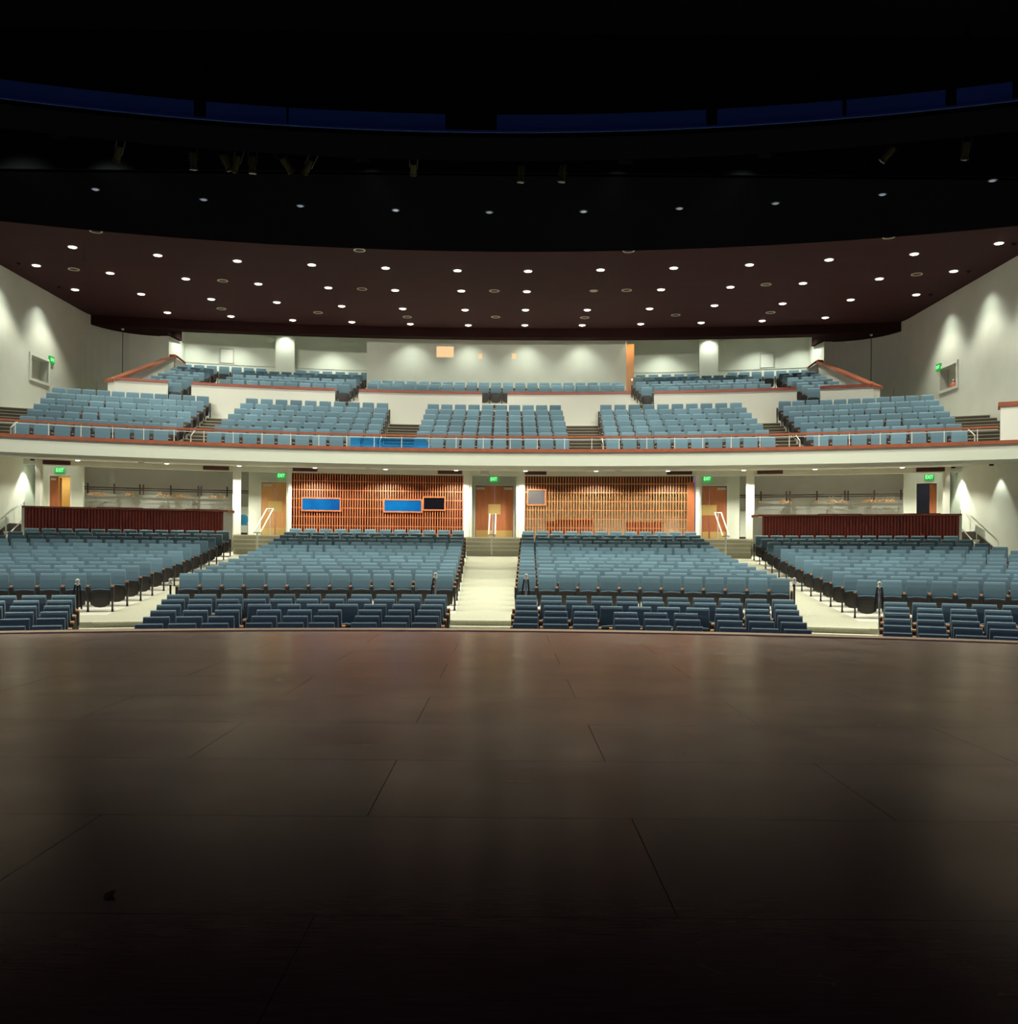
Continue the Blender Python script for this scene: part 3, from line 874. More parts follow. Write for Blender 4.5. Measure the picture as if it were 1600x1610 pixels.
# front bank
for i in range(6):
    d = 16.2 + .84 * i; R = d - YC; z = floor_z(d)
    for s in (-1, 1):
        lay(R, s * th(centre_half(d) + .05, R), s * th(side_out(d), R), z, 'front', ('blue-window' if s < 0 else 'open-screen') + ' centre block', i + 1, gaps=2 if i < 3 else 0, n=9 if i < 3 else None)
        lay(R, s * th(side_in(d) + .03, R), s * th(12.2, R), z, 'front', ('lit-doorway' if s < 0 else 'dark-doorway') + ' side block', i + 1)
# rear bank
for i in range(14):
    d = 24 + .97 * i; R = d - YC; z = floor_z(d)
    for s in (-1, 1):
        lay(R, s * th(centre_half(d) + .05, R), s * th(side_out(d) - .02, R), z, 'rear', ('blue-window' if s < 0 else 'open-screen') + ' centre block', i + 1, n=13 if i % 2 == 0 else 12)
        if i < 13:
            lay(R, s * th(side_in(d) + .03, R), s * th(15.8, R), z, 'rear', ('lit-doorway' if s < 0 else 'dark-doorway') + ' side block', i + 1)
# balcony
for k in range(7):
    R = RB + PITCH * k; z = bz(k)
    lay(R, -th(2.6, R), th(2.6, R), z, 'balcony', 'c', k + 1, n=10)
    for s in (-1, 1):
        lay(R, s * th(B_IN(k), R), s * th(B_OUT(k), R), z, 'balcony', 'b', k + 1, n=10)
        lay(R, s * th(A_IN(k), R), s * th(A_OUT(k), R), z, 'balcony', 'a', k + 1, n=8 + (k + 1) // 2)
for k in (1, 2):
    R = RR + .9 * k
    lay(R, -th(5.5, R), th(5.5, R), rz_(k), 'upper', 'c', k)
for s in (-1, 1):
    for k in range(-2, 6):
        R = RR + .9 * k
        if k >= 0:
            if k == 5:
                lay(R, s * th(5.75, R), s * th(9.2, R), rz_(k), 'upper', 'm', k); lay(R, s * th(10.4, R), s * th(14.0, R), rz_(k), 'upper', 'm', k)
            else: lay(R, s * th(6.0, R), s * th(11.15, R), rz_(k), 'upper', 'm', k)
        if k < 5: lay(R, s * th(12.0 + .08 * k, R), s * th(13.65 + .06 * k, R), rz_(k), 'upper', 'n', k)

SEATS.sort(key=lambda q: (0 if q['seen'] else 500) + math.hypot(q['x'] - CAMX, q['y']) - (3.2 if q['bank'] == 'rear' and q['row'] == 1 else 0))
NEAR, REST = SEATS[:300], SEATS[300:]
for q in NEAR:
    kind = 'centre aisle' if 'centre' in q['block'] else 'side aisle'
    tone = 'navy' if q['bank'] == 'front' else 'blue'
    lab = f"{tone} theatre seat, {q['bank']} bank, {q['block']}, {ordinal(q['row'])} row back, {ordinal(q['i'])} from {kind}"
    make_seat(q['end'], (q['x'], q['y'], q['z']), -q['t'], lab, f"seats of the {q['bank']} bank, {q['block']}")

# the remaining several hundred seats, farther off
import numpy as np
def mass(rows, name, label, cat, detail):
    V, Fq, Mi, T = [], [], [], []
    mats = ['fabricmass', 'shell', 'arm', 'steel']
    tmpl = {}
    for end in (0, 1):
        m_ = MB()
        for nm, mm, mt, sub in seat_parts(end):
            m_.add(mm.v, mm.f, mats.index({'fabric': 'fabricmass'}.get(mt, mt)))
            for n2, m2, mt2 in sub: m_.add(m2.v, m2.f, mats.index('fabricmass'))
        tmpl[end] = (np.array(m_.v), m_.f, m_.m)
    k = 0
    for q in rows:
        v, f, m = tmpl[q['end']]
        c, s = math.cos(-q['t']), math.sin(-q['t'])
        w = np.empty_like(v)
        w[:, 0] = v[:, 0] * c - v[:, 1] * s + q['x']; w[:, 1] = v[:, 0] * s + v[:, 1] * c + q['y']; w[:, 2] = v[:, 2] + q['z']
        V.append(w); Fq += [tuple(i + k for i in p) for p in f]; Mi += m; T += [random.random()] * len(f); k += len(v)
    me = bpy.data.meshes.new(name)
    me.from_pydata(np.concatenate(V).tolist(), [], Fq)
    for mt in mats: me.materials.append(M[mt])
    me.polygons.foreach_set('material_index', Mi)
    a = me.attributes.new('tone', 'FLOAT', 'FACE'); a.data.foreach_set('value', T)
    me.update()
    o = bpy.data.objects.new(name, me); COL.objects.link(o)
    o['kind'] = 'stuff'; o['label'] = label; o['category'] = cat
    return o
mass(REST, 'theatre_seats', 'rows upon rows of blue theatre seats farther back and in the balcony', 'seats', 0)
# ------------------------------------------------------------ ceiling lamps
def make_downlight(mat, label, loc, group, r=.125, ring='ring'):
    o = thing('downlight', label, 'ceiling light', loc, 0, group)
    part(MB().lathe([(r + .035, .0), (r + .035, -.012), (r, -.016), (r, .0)], 16), 'trim_ring', M[ring], o, world=False)
    part(MB().lathe([(r, -.004), (r * .98, -.022), (r * .6, -.036), (.01, -.040)], 16), 'lamp_lens', M[mat], o, world=False, smooth=True)
    return o
ROWS = [
    [(364, 370), (505, 378), (640, 383), (773, 386), (905, 384), (1041, 380), (1181, 374), (1329, 364), (1483, 350)],
    [(114, 388), (248, 401), (373, 410), (490, 416), (606, 421), (719, 425), (830, 426), (944, 424), (1059, 421), (1178, 416), (1303, 408), (1437, 399), (1570, 382)],
    [(57, 417), (173, 429), (292, 438), (406, 446), (516, 452), (621, 456), (725, 457), (828, 458), (933, 457), (1039, 455), (1148, 451), (1262, 445), (1382, 438), (1499, 426)],
    [(118, 455), (222, 462), (332, 470), (435, 475), (537, 481), (633, 485), (731, 487), (826, 487), (923, 487), (1021, 485), (1123, 480), (1230, 477), (1337, 471), (1440, 463)],
    [(263, 491), (363, 497), (460, 503), (553, 506), (645, 509), (736, 511), (825, 511), (915, 511), (1007, 509), (1102, 507), (1198, 504), (1297, 499)],
]
lamp0 = None; dim0 = None
rownames = ['row along the black edge', 'second row from the black edge', 'middle row', 'fourth row from the black edge', 'rearmost row']
for r, row in enumerate(ROWS):
    for i, (px, py) in enumerate(row):
        x, y = onz(px, py, ZC)
        lab = f'glowing ceiling downlight, {rownames[r]}, {ordinal(i + 1)} from the left'
        if (px, py) == (933, 457):
            o = make_downlight('ring', 'unlit round downlight in the brown ceiling, middle row, gap in the glow', (x, y, ZC), 'ceiling downlights'); continue
        if lamp0 is None: o = lamp0 = make_downlight('lens', lab, (x, y, ZC), 'ceiling downlights')
        else: o = copy_thing(lamp0, (x, y, ZC), 0, lab)
        spot('lamp', (x, y, ZC - .06), (x, y, 0), P_CEIL, 96, .5, LAMP, .10, o)
for i, (px, py) in enumerate([(150, 297), (320, 313), (472, 323), (622, 330), (769, 333), (917, 332), (1068, 327), (1219, 319), (1387, 305), (1560, 283)]):
    x, y = onz(px, py, ZC - .3)
    lab = f'faint blue-white recessed lamp in the black ceiling, {ordinal(i + 1)} from the left'
    if dim0 is None: o = dim0 = make_downlight('lensdim', lab, (x, y, ZC - .3), 'recessed lamps in the black ceiling', .085, 'blackmetal')
    else: o = copy_thing(dim0, (x, y, ZC - .3), 0, lab)
    spot('lamp', (x, y, ZC - .36), (x, y, 0), P_FRONT, 110, .4, LAMP, .10, o)
# house floodlights on the lighting pipes, turned towards the seats (their backs to the stage)
fl0 = None
for i, X in enumerate((-13.6, -11.6, -9.4, -2.9, 3.2, 6.3, 12.2, 14.2)):
    yc_ = 22 - 36.0
    t = th(X, 36.0); x, y = pol(36.0, t, yc_); z = 10.36
    lab = f'small black house floodlight on the thin pipes facing the seats, {ordinal(i + 1)} from the left'
    if fl0 is None:
        o = fl0 = thing('house_floodlight', lab, 'stage light', (x, y, z), 0, 'house floodlights')
        part(MB().box(-.16, .16, .07, .30, -.14, .10), 'housing', M['black'], o, world=False)
        part(MB().box(-.02, .02, -.02, .10, -.03, .06), 'bracket', M['black'], o, world=False)
    else: o = copy_thing(fl0, (x, y, z), 0, lab)
    spot('lamp', (x, y + .20, z - .17), (x * 1.02, 24.2, 0), P_FLOOD, 118, .3, LAMP, .12, o)
    spot('apron_fill', (x, y + .20, z - .17), (x * .8, 15.7, -.4), 1300, 42, .7, LAMP, .12, o)  # fill beam added to brighten the stage nosing
    if abs(X) < 12: spot('balcony_fill', (x, y + .36, z - .02), (x * .95, 39.0, 6.9), P_BALC, 42, .9, LAMP, .12, o)  # frontal fill beam added to brighten the parapets, no known source
# ceiling speakers and unlit rings
sp0 = None
for i, (px, py) in enumerate([(151, 363), (565, 393), (988, 394), (1397, 372), (116, 423), (350, 441), (569, 454), (777, 457), (985, 456), (1204, 447), (1441, 431), (348, 485), (500, 491), (640, 498), (779, 498), (919, 499), (1062, 495), (1211, 491)]):
    x, y = onz(px, py, ZC)
    lab = f'small round ceiling speaker ring among the downlights, {ordinal(i + 1)} counting front to back'
    if sp0 is None:
        o = sp0 = thing('ceiling_speaker', lab, 'speaker', (x, y, ZC), 0, 'ceiling speakers')
        part(MB().lathe([(.19, .0), (.19, -.02), (.15, -.02), (.15, 0)], 18), 'trim_ring', M['ring'], o, world=False)
        part(MB().lathe([(.15, -.004), (.149, -.008), (.01, -.010)], 18), 'grille', M['blackmetal'], o, world=False)
    else: copy_thing(sp0, (x, y, ZC), 0, lab)
# soffit lamps
sf0 = None
def soffit_z(R): return 3.93 + (R - 32.72) * .49 / 8.03
for i, px in enumerate([122, 262, 376, 495, 606, 717, 826, 937, 1050, 1169, 1281, 1418, 1558]):
    R = 39.1
    t, _ = hit(px, 735, R)
    x, y = pol(R, t); z = soffit_z(R)
    lab = f'small round lamp under the balcony, {ordinal(i + 1)} from the left'
    if sf0 is None:
        o = sf0 = make_downlight('lenswarm', lab, (x, y, z), 'lamps under the balcony', .085)
    else: o = copy_thing(sf0, (x, y, z), 0, lab)
    spot('lamp', (x, y, z - .06), (x, y, 0), P_SOFFIT, 146, .3, LAMP, .05, o)
# wall washers: small cans in the ceiling close to the walls
def washer(loc, target, watts, angle, label, group, blend=.9, color=COOL):
    o = thing('wall_washer', label, 'ceiling light', loc, 0, group)
    part(MB().lathe([(.07, .0), (.07, -.05), (.055, -.05), (.05, -.02)], 12), 'can', M['blackmetal'], o, world=False)
    spot('lamp', (loc[0], loc[1], loc[2] - .07), target, watts, angle, blend, color, .05, o)
    return o
for s in (-1, 1):
    w = 'empty niche' if s < 0 else 'bell niche'
    for i, d in enumerate((35.3, 32.4, 29.5, 26.6)):
        washer((s * (WX - .75), d, ZC), (s * (WX - .72), d, 4), P_WASH, 100, f'small black wall washer over the {w} wall, {ordinal(i + 1)} from the rear', 'wall washers along the ceiling')
    for i, d in enumerate((34.3, 31.6)):
        R = math.hypot(WX - .7, d - YC)
        z = soffit_z(R)
        washer((s * (WX - .32), d, z), (s * (WX - .32), d, 1.2), P_LOWASH * (1 if i == 0 else .4), 72, f'small black wall washer under the balcony by the {w} wall, {ordinal(i + 1)} from the rear', 'wall washers under the balcony', .3)
for i, X in enumerate((-3.7, -1.2, 1.3, 3.7)):
    t = th(X, 44.3); x, y = pol(44.3, t)
    washer((x, y, 11.2), (*pol(44.31, t), 9.2), P_REAR * 1.2, 100, f'hidden wall washer above the booth wall, {ordinal(i + 1)} of four', 'wall washers at the rear')
for s in (-1, 1):
    for i, px in enumerate((303, 371, 448, 522)):
        t = -s * hit(px, 560, 46.5)[0]; x, y = pol(46.55, t)
        washer((x, y, 11.2), (*pol(46.6, t), 9.2), P_REAR * (.6 if i == 2 else 1.6), 116, f'hidden wall washer above the upper rear wall, {"empty" if s < 0 else "bell"} niche side, {ordinal(i + 1)} inward', 'wall washers at the rear')
# translucent blue sheet inside the railing, added to imitate a patch of blue light
R = 33.0
p = [hit(551, 690, R)[0], hit(680, 690, R)[0], hit(669, 690, R)[0]]
n = 8; mb = MB(); vs = []
for k in range(n + 1):
    a0 = p[0] + (p[1] - p[0]) * k / n; a1 = p[0] + (p[2] - p[0]) * k / n
    for RR_, z in ((R, 4.46), (R + .006, 4.46), (R + .006, 4.79), (R, 4.79)):
        vs.append((*pol(RR_, a0 if z < 4.5 else a1), z))
fs = [(4 * k + j, 4 * k + (j + 1) % 4, 4 * k + 4 + (j + 1) % 4, 4 * k + 4 + j) for k in range(n) for j in range(4)]
fs += [(3, 2, 1, 0), (4 * n, 4 * n + 1, 4 * n + 2, 4 * n + 3)]
single(mb.add(vs, fs), 'blue_glow_sheet', M['bluesheet'], 'translucent blue sheet imitating a patch of blue light inside the balcony railing', 'sheet')

# ------------------------------------------------------------ balcony railing
root = thing('balcony_railing', 'slim white balcony railing with a wooden handrail', 'railing', (0, YC + 32.85, 4.46))
mb = MB(); mb.arc(32.81, 32.89, -wt(32.85), th(14.5, 32.85), 4.84, 4.90)
part(mb, 'handrail', M['cap'], root)
mb = MB(); mb.arc(32.84, 32.86, -wt(32.85), th(14.5, 32.85), 4.785, 4.803)
part(mb, 'mid_rail', M['railwhite'], root)
t = tpx(24, 32.85, 680); step = (tpx(1104.5 / 1, 32.85, 700) - tpx(24, 32.85, 680)) / 24
for k in range(-1, 36):
    a = t + step * k
    if abs(math.sin(a) * 32.85) > 14.45: continue
    mb = MB(); mb.arc(32.83, 32.87, a - .00032, a + .00032, 4.46, 4.84, n=1)
    part(mb, 'post', M['railwhite'], root)
# step lights set in the parapet cap
e0 = None
for k in range(0, 36, 1):
    a = t + step * (k + .48)
    if k % 2 == 0 and abs(math.sin(a) * 33) < 14.5:
        x, y = pol(32.98, a)
        lab = f'tiny pale step light on the balcony cap, {ordinal(k // 2 + 1)} from the left'
        if e0 is None:
            e0 = single(MB().box(x - .07, x + .07, y - .03, y + .03, 4.46, 4.485), 'step_light', M['nosing'], lab, 'light', 'step lights on the balcony cap')
        else:
            c = e0.copy(); COL.objects.link(c); c.location = (x, y, 4.46); c['label'] = lab; c.rotation_euler = (0, 0, -a)
# balcony aisle rail beside the blue lit steps etc: short white newel posts at stair feet
nw0 = None
for lab, px, py in (('left end of the railing', 17, 665), ('stair second from the empty niche wall', 300, 676), ('blue lit steps', 597, 690), ('stair past the centre block', 948, 693), ('stair second from the bell niche wall', 1257, 690), ('last stair by the bell niche wall', 1532, 680)):
    tt, _ = hit(px, py, 33.2); x, y = pol(33.2, tt)
    if nw0 is None:
        nw0 = single(MB().tube([(x, y, 4.05), (x, y, 4.72)], .02).tube([(x, y, 4.70), (x, y + .5, 4.98)], .015), 'newel_post', M['railwhite'], 'short white rail post at the balcony stair foot, ' + lab, 'post', 'balcony stair posts')
        nw0.location.x = x
    else:
        c = nw0.copy(); COL.objects.link(c); c.location = (x, y + (nw0.location.y - pol(33.2, hit(17, 665, 33.2)[0])[1]), 4.05); c['label'] = 'short white rail post at the balcony stair foot, ' + lab

# ------------------------------------------------------------ slatted screens
def slats(t0, t1, pitch, width, depth, R, z0, z1, rails):
    v = MB(); n = int((t1 - t0) * R / pitch)
    for i in range(n + 1):
        a = t0 + (t1 - t0) * i / n
        v.arc(R, R + depth, a - width / 2 / R, a + width / 2 / R, z0, z1, n=1)
    h = MB()
    for z in rails: h.arc(R + depth * .35, R + depth * .75, t0, t1, z - .017, z + .017)
    return v, h
rails = [1.84, 2.15, 2.5, 2.85, 3.2, 3.55, 3.9]
L0, L1 = tpx(458, RS), tpx(727, RS)
root = thing('slatted_screen', 'red wood slatted wall screen holding three framed windows', 'screen', (*pol(RS, (L0 + L1) / 2), LAND))
v, h = slats(L0, L1, .098, .040, .05, RS, LAND, HB, rails)
part(v, 'slats', M['slat'], root); part(h, 'cross_rail', M['slat'], root)
mb = MB(); mb.arc(RS + .14, RS + .2, L0, L1, LAND, HB); part(mb, 'backing_panel', M['backing'], root)
def booth_window(p0, p1, q0, q1, mat, label, root):
    R = RS - .05
    a, z1 = hit(p0, q0, R); b_, z0 = hit(p1, q1, R); _, z1b = hit(p1, q0, R); _, z0b = hit(p0, q1, R)
    z1, z0 = (z1 + z1b) / 2, (z0 + z0b) / 2
    w = .055; f = MB()
    f.arc(R, R + .16, a, b_, z1 - w, z1); f.arc(R, R + .16, a, b_, z0, z0 + w)
    f.arc(R, R + .16, a, a + w / R, z0 + w, z1 - w, n=1); f.arc(R, R + .16, b_ - w / R, b_, z0 + w, z1 - w, n=1)
    o = part(f, 'window_frame', M['slat'], root, label=label)
    g = MB(); g.arc(R + .03, R + .045, a + w / R, b_ - w / R, z0 + w, z1 - w); part(g, 'pane', M[mat], o)
booth_window(473, 536, 782, 804, 'blueglass', 'long bright blue window alone in the slatted wall', root)
booth_window(602, 664, 784.5, 806, 'blueglass', 'long bright blue window next to a black one', root)
booth_window(664, 700.5, 780.5, 803, 'blackglass', 'short black window beside a blue one', root)
R0, R1 = tpx(820.5, RS), tpx(1089, RS)
root = thing('slatted_screen', 'open see-through slatted wood screen with the lobby behind', 'screen', (*pol(RS, (R0 + R1) / 2), LAND))
v, h = slats(R0, R1, .108, .034, .05, RS, LAND, HB, rails)
part(v, 'slats', M['slat2'], root); part(h, 'cross_rail', M['slat2'], root)
mb = MB(); mb.arc(RS + .06, RS + .12, R0, R1, 3.55, HB); part(mb, 'shade_panel', M['backing'], root)  # dark panel standing in for the unlit upper part behind the slats
mb = MB(); a = tpx(1081, RS); mb.arc(RS - .02, RS + .12, a, R1 + .0015, LAND, 3.95); part(mb, 'end_board', M['cherry'], root)
booth_window(828, 858.5, 769, 795, 'greyglass', 'short grey window framed in the open screen', root)
# lobby pieces
def lobby_box(name, label, cat, p0, p1, q0, R, depth, mat, top=None, taper=0):
    a, z1 = hit(p0, q0, R); b_, _ = hit(p1, q0, R)
    o = thing(name, label, cat, (*pol(R, (a + b_) / 2), LAND), 0)
    x0, y0 = pol(R, a); x1, y1 = pol(R, b_); X0, Y0 = pol(R + depth, a); X1, Y1 = pol(R + depth, b_)
    m_ = MB(); sh = taper
    m_.hexa([(x0 + sh, y0, LAND), (x1 - sh * .3, y1, LAND), (X1 - sh * .3, Y1, LAND), (X0 + sh, Y0, LAND), (x0, y0, z1), (x1, y1, z1), (X1, Y1, z1), (X0, Y0, z1)])
    part(m_, 'body', M[mat], o)
    e = .04
    m_ = MB(); m_.hexa([(x0 - e, y0 - e, z1), (x1 + e, y1 - e, z1), (X1 + e, Y1, z1), (X0 - e, Y0, z1), (x0 - e, y0 - e, z1 + .05), (x1 + e, y1 - e, z1 + .05), (X1 + e, Y1, z1 + .05), (X0 - e, Y0, z1 + .05)])
    part(m_, 'top', M[top or mat], o)
    return o
lobby_box('reception_desk', 'red wood lobby desk, taller of two steps, behind the open screen', 'desk', 873, 933, 816, 42.3, .6, 'bar', 'cherry')
lobby_box('side_counter', 'low red wood counter next to the lobby desk behind the screen', 'counter', 857, 871.5, 821, 42.0, .5, 'bar', 'cherry')
lobby_box('planter_box', 'low tapered red wood planter behind the open screen', 'planter', 983, 1042, 822, 42.2, .5, 'bar', 'cherry', .14)
lobby_box('display_plinth', 'cream plinth behind the end of the open screen', 'plinth', 1046, 1067, 814, 42.6, .6, 'cream', 'cream')
for i, px in enumerate((845, 925, 1003, 1040)):
    t = tpx(px, 42.0); x, y = pol(42.0, t)
    o = make_downlight('lenswarm', ['small lobby lamp behind the grey window', 'small lobby lamp above the desk', 'small lobby lamp above the planter', 'small lobby lamp at the screen end'][i], (x, y, 4.42), 'lobby lamps', .07)
    spot('lamp', (x, y, 4.36), (x, y, 0), P_LOBBY, 130, .4, (1, .92, .76), .05, o)

# ------------------------------------------------------------ coat racks and hangers
def coat_rack(brs, yl, pa, pb, s, label, R=RN - .35, qz=None):
    ts = [hit(p, yl, R)[0] for p in brs]
    zc = qz
    o = thing('coat_rack', label, 'coat rack', (*pol(R, sum(ts) / len(ts)), zc), 0)
    m_ = MB(); ta, tb_ = hit(pa, yl, R)[0], hit(pb, yl, R)[0]
    m_.arc(R - .05, R - .02, ta, tb_, zc + .03, zc + .065); m_.arc(R + .04, R + .07, ta, tb_, zc - .05, zc - .015); m_.arc(R + .12, R + .14, ta, tb_, zc + .03, zc + .06)
    part(m_, 'rail', M['maroon'], o)
    for a in ts:
        m_ = MB(); e = .028 / R
        m_.arc(R - .08, R + .04, a - e, a + e, zc - .20, zc + .20, n=1); m_.arc(R + .0, R + .36, a - e * .6, a + e * .6, zc - .03, zc + .03, n=1)
        part(m_, 'bracket', M['maroon'], o)
    return zc
zl = hit(250, 770.5, RN - .35)[1]
coat_rack((138, 179.5, 220, 225.5, 268.5, 311.5, 316.5, 357), 770, 131, 394, -1, 'long dark coat rack in the niche by the lit doorway', qz=zl)
coat_rack((1196, 1236, 1241.5, 1284, 1328, 1333, 1374, 1416), 779, 1158, 1423, 1, 'long dark coat rack in the niche by the dark doorway', qz=zl)
zl2 = hit(960, 778, 44.2)[1]
coat_rack((897, 944, 983, 1026), 778, 852, 1068, 1, 'dark coat rack on the lobby wall behind the open screen', R=44.25, qz=zl2)
h0 = None
def hanger(px, R, zc, yaw, label, group):
    global h0
    t, _ = hit(px, 780, R); x, y = pol(R, t)
    if h0 is None:
        h0 = thing('coat_hanger', label, 'coat hanger', (x, y, zc), 0, group)
        part(MB().tube([(0, 0, -.12), (.004, 0, .0), (.03, 0, .03), (.05, 0, .0)], .006, 6), 'hook', M['chrome'], h0, world=False)
        part(MB().tube([(-.21, 0, -.21), (-.12, 0, -.145), (0, 0, -.12), (.12, 0, -.145), (.21, 0, -.21)], [.016, .020, .022, .020, .016], 6).tube([(-.19, 0, -.205), (.19, 0, -.205)], .009, 6), 'bar', M['oak'], h0, world=False)
        h0.rotation_euler[2] = yaw
    else: copy_thing(h0, (x, y, zc), yaw, label, group)
def hangers(groups, R, zc, where):
    n = 0
    for grp, pxs in groups:
        for px in pxs:
            n += 1
            hanger(px, R, zc - .06, random.uniform(.5, 1.4) * (1 if px % 2 else -1), f'wooden hanger {where}, {grp}, {ordinal(n)} along', 'coat hangers ' + where)
hangers([('first cluster', (145, 149, 155, 161)), ('second cluster', (200, 203, 207)), ('third cluster', (251, 253)), ('fourth cluster', (260, 267, 273, 280, 284, 287)), ('end cluster', (334, 340, 343, 352))], RN - .35, zl, 'on the rack by the lit doorway')
hangers([('first cluster', (1189, 1195)), ('second cluster', (1229, 1232, 1236)), ('single', (1282,)), ('pair', (1303, 1308)), ('fourth cluster', (1324, 1327)), ('thick cluster', (1362, 1367, 1371, 1374, 1377, 1381)), ('end cluster', (1388, 1394, 1400, 1405))], RN - .35, zl, 'on the rack by the dark doorway')
hangers([('near the grey window', (862, 869, 878)), ('middle', (963, 979, 988))], 44.25, zl2, 'on the lobby rack behind the screen')

nl0 = None
for i, px in enumerate((165, 245, 325, 1228, 1310, 1390)):
    t, _ = hit(px, 745, 42.15); x, y = pol(42.15, t)
    lab = 'small lamp in the niche ceiling by the ' + ('lit' if i < 3 else 'dark') + f' doorway, {ordinal(i % 3 + 1)} from the left'
    if nl0 is None: o = nl0 = make_downlight('lenswarm', lab, (x, y, 4.46), 'niche lamps', .06)
    else: o = copy_thing(nl0, (x, y, 4.46), 0, lab)
    spot('lamp', (x, y, 4.40), (x, y, 0), P_NICHE, 112, .5, COOL, .04, o)
# ------------------------------------------------------------ bars in front of the niches
for s in (-1, 1):
    w = 'lit' if s < 0 else 'dark'
    Rb = 38.95
    ta, tb_ = s * tpx(34, Rb), s * tpx(351, Rb)
    if s > 0: ta, tb_ = -tpx(34, Rb), -tpx(351, Rb)
    else: ta, tb_ = tpx(34, Rb), tpx(351, Rb)
    tpier = -s * tpx(366, Rb); te = -s * tpx(38.5, Rb)
    zt_ = 2.58
    o = thing('slatted_bar', f'long dark red slatted bar with wood top below the {w} doorway', 'bar', (*pol(Rb, (ta + tb_) / 2), .8))
    m_ = MB(); m_.arc(Rb + .03, Rb + .30, te, tb_, .80, zt_); part(m_, 'body', M['bargap'], o)
    lo, hi = min(te, tb_), max(te, tb_)
    m_ = MB(); n = int((hi - lo) * Rb / .105)
    for i in range(n): m_.arc(Rb - .02, Rb + .04, lo + (hi - lo) * (i + .12) / n, lo + (hi - lo) * (i + .80) / n, .85, zt_ - .02, n=1)
    part(m_, 'slat_front', M['bar'], o)
    m_ = MB(); m_.arc(Rb - .10, Rb + .38, ta, s * -1 * tpx(358, Rb), zt_, zt_ + .06); part(m_, 'counter_top', M['cap'], o)
    m_ = MB(); m_.arc(Rb - .03, Rb + .32, ta, te, .70, zt_); part(m_, 'end_pier', M['white'], o)
    struct(MB().arc(Rb - .02, RS + .1, tb_, tpier, .70, zt_ - .04), 'wall_bar_' + ('left' if s < 0 else 'right'), M['white'], f'white end wall of the bar below the {w} doorway', 'wall')
    struct(MB().arc(Rb - .1, Rb + .5, -s * tpx(357, Rb), -s * tpx(368.5, Rb), zt_ - .04, zt_ + .05), f'trim_{tn}', M['oak'], f'pale wood cap on the bar end wall below the {w} doorway', 'trim'); tn += 1
    # dark bottles and trays laid on the counter
    for i, (p, wd) in enumerate(((176 if s < 0 else 1308, .5), (206 if s < 0 else 1336, .4), (318 if s < 0 else 1449, .6))):
        t = tpx(p, Rb + .2); x, y = pol(Rb + .2, t)
        single(MB().arc(Rb + .05, Rb + .35, t - wd / Rb, t + wd / Rb, zt_ + .06, zt_ + .085), 'bar_mat', M['maroon'], f'flat dark mat on the bar below the {w} doorway, {ordinal(i + 1)} from the left', 'mat', 'dark mats on the bars')
    # small dark socket on the end wall
    a = -s * tpx(370, Rb - .02); x, y = pol(Rb + .8, -s * tpx(370.5, Rb + .8))

# ------------------------------------------------------------ doors
def door(no, t0, t1, leaves, mat, label, closers, openleaf=None):
    lo, hi = min(t0, t1), max(t0, t1)
    R = RD - .02
    o = thing(f'door_{no}', label, 'door', (*pol(R, (lo + hi) / 2), LAND), kind='structure')
    f = MB(); w = .06 / R
    f.arc(R - .03, R + .2, lo - w, lo, LAND, DZ + .06, n=1); f.arc(R - .03, R + .2, hi, hi + w, LAND, DZ + .06, n=1); f.arc(R - .03, R + .2, lo - w, hi + w, DZ, DZ + .06)
    part(f, 'door_frame', M['white'], o)
    for a, b_, push in leaves:
        a, b_ = lo + (hi - lo) * a, lo + (hi - lo) * b_
        m_ = MB(); m_.arc(R + .04, R + .085, a + .0002, b_ - .0002, LAND + .01, DZ - .01); lf = part(m_, 'door_leaf', M[mat], o)
        m_ = MB(); m_.arc(R + .03, R + .04, a + .0008, b_ - .0008, LAND + .02, LAND + .32); part(m_, 'kick_plate', M['brass'], lf)
        c = a + (b_ - a) * push
        m_ = MB(); m_.arc(R + .028, R + .04, c - .15 / R, c + .15 / R, LAND + .98, LAND + 1.40); part(m_, 'push_plate', M['brass'], lf)
    for c in closers:
        c = lo + (hi - lo) * c
        m_ = MB(); m_.arc(R - .03, R + .04, c - .17 / R, c + .17 / R, DZ - .16, DZ - .07); part(m_, 'door_closer', M['silver'], o)
    return o
a, b_ = dt[('near', -1)]
door(1, a, b_, [(0, .56, .75), (.56, 1, .28)], 'oak', 'light wooden double doors between blue chair and slatted wall', (.24,))
a, b_ = dt[('near', 1)]
door(2, a, b_, [(0, .30, .5), (.30, 1, .2)], 'cherry', 'wooden double doors at the end of the open screen', (.78,))
a, b_ = dt[('centre', 0)]
door(3, a, b_, [(0, .5, .86), (.5, 1, .14)], 'cherry', 'dark red double doors at the end of the centre aisle', (.13, .86))
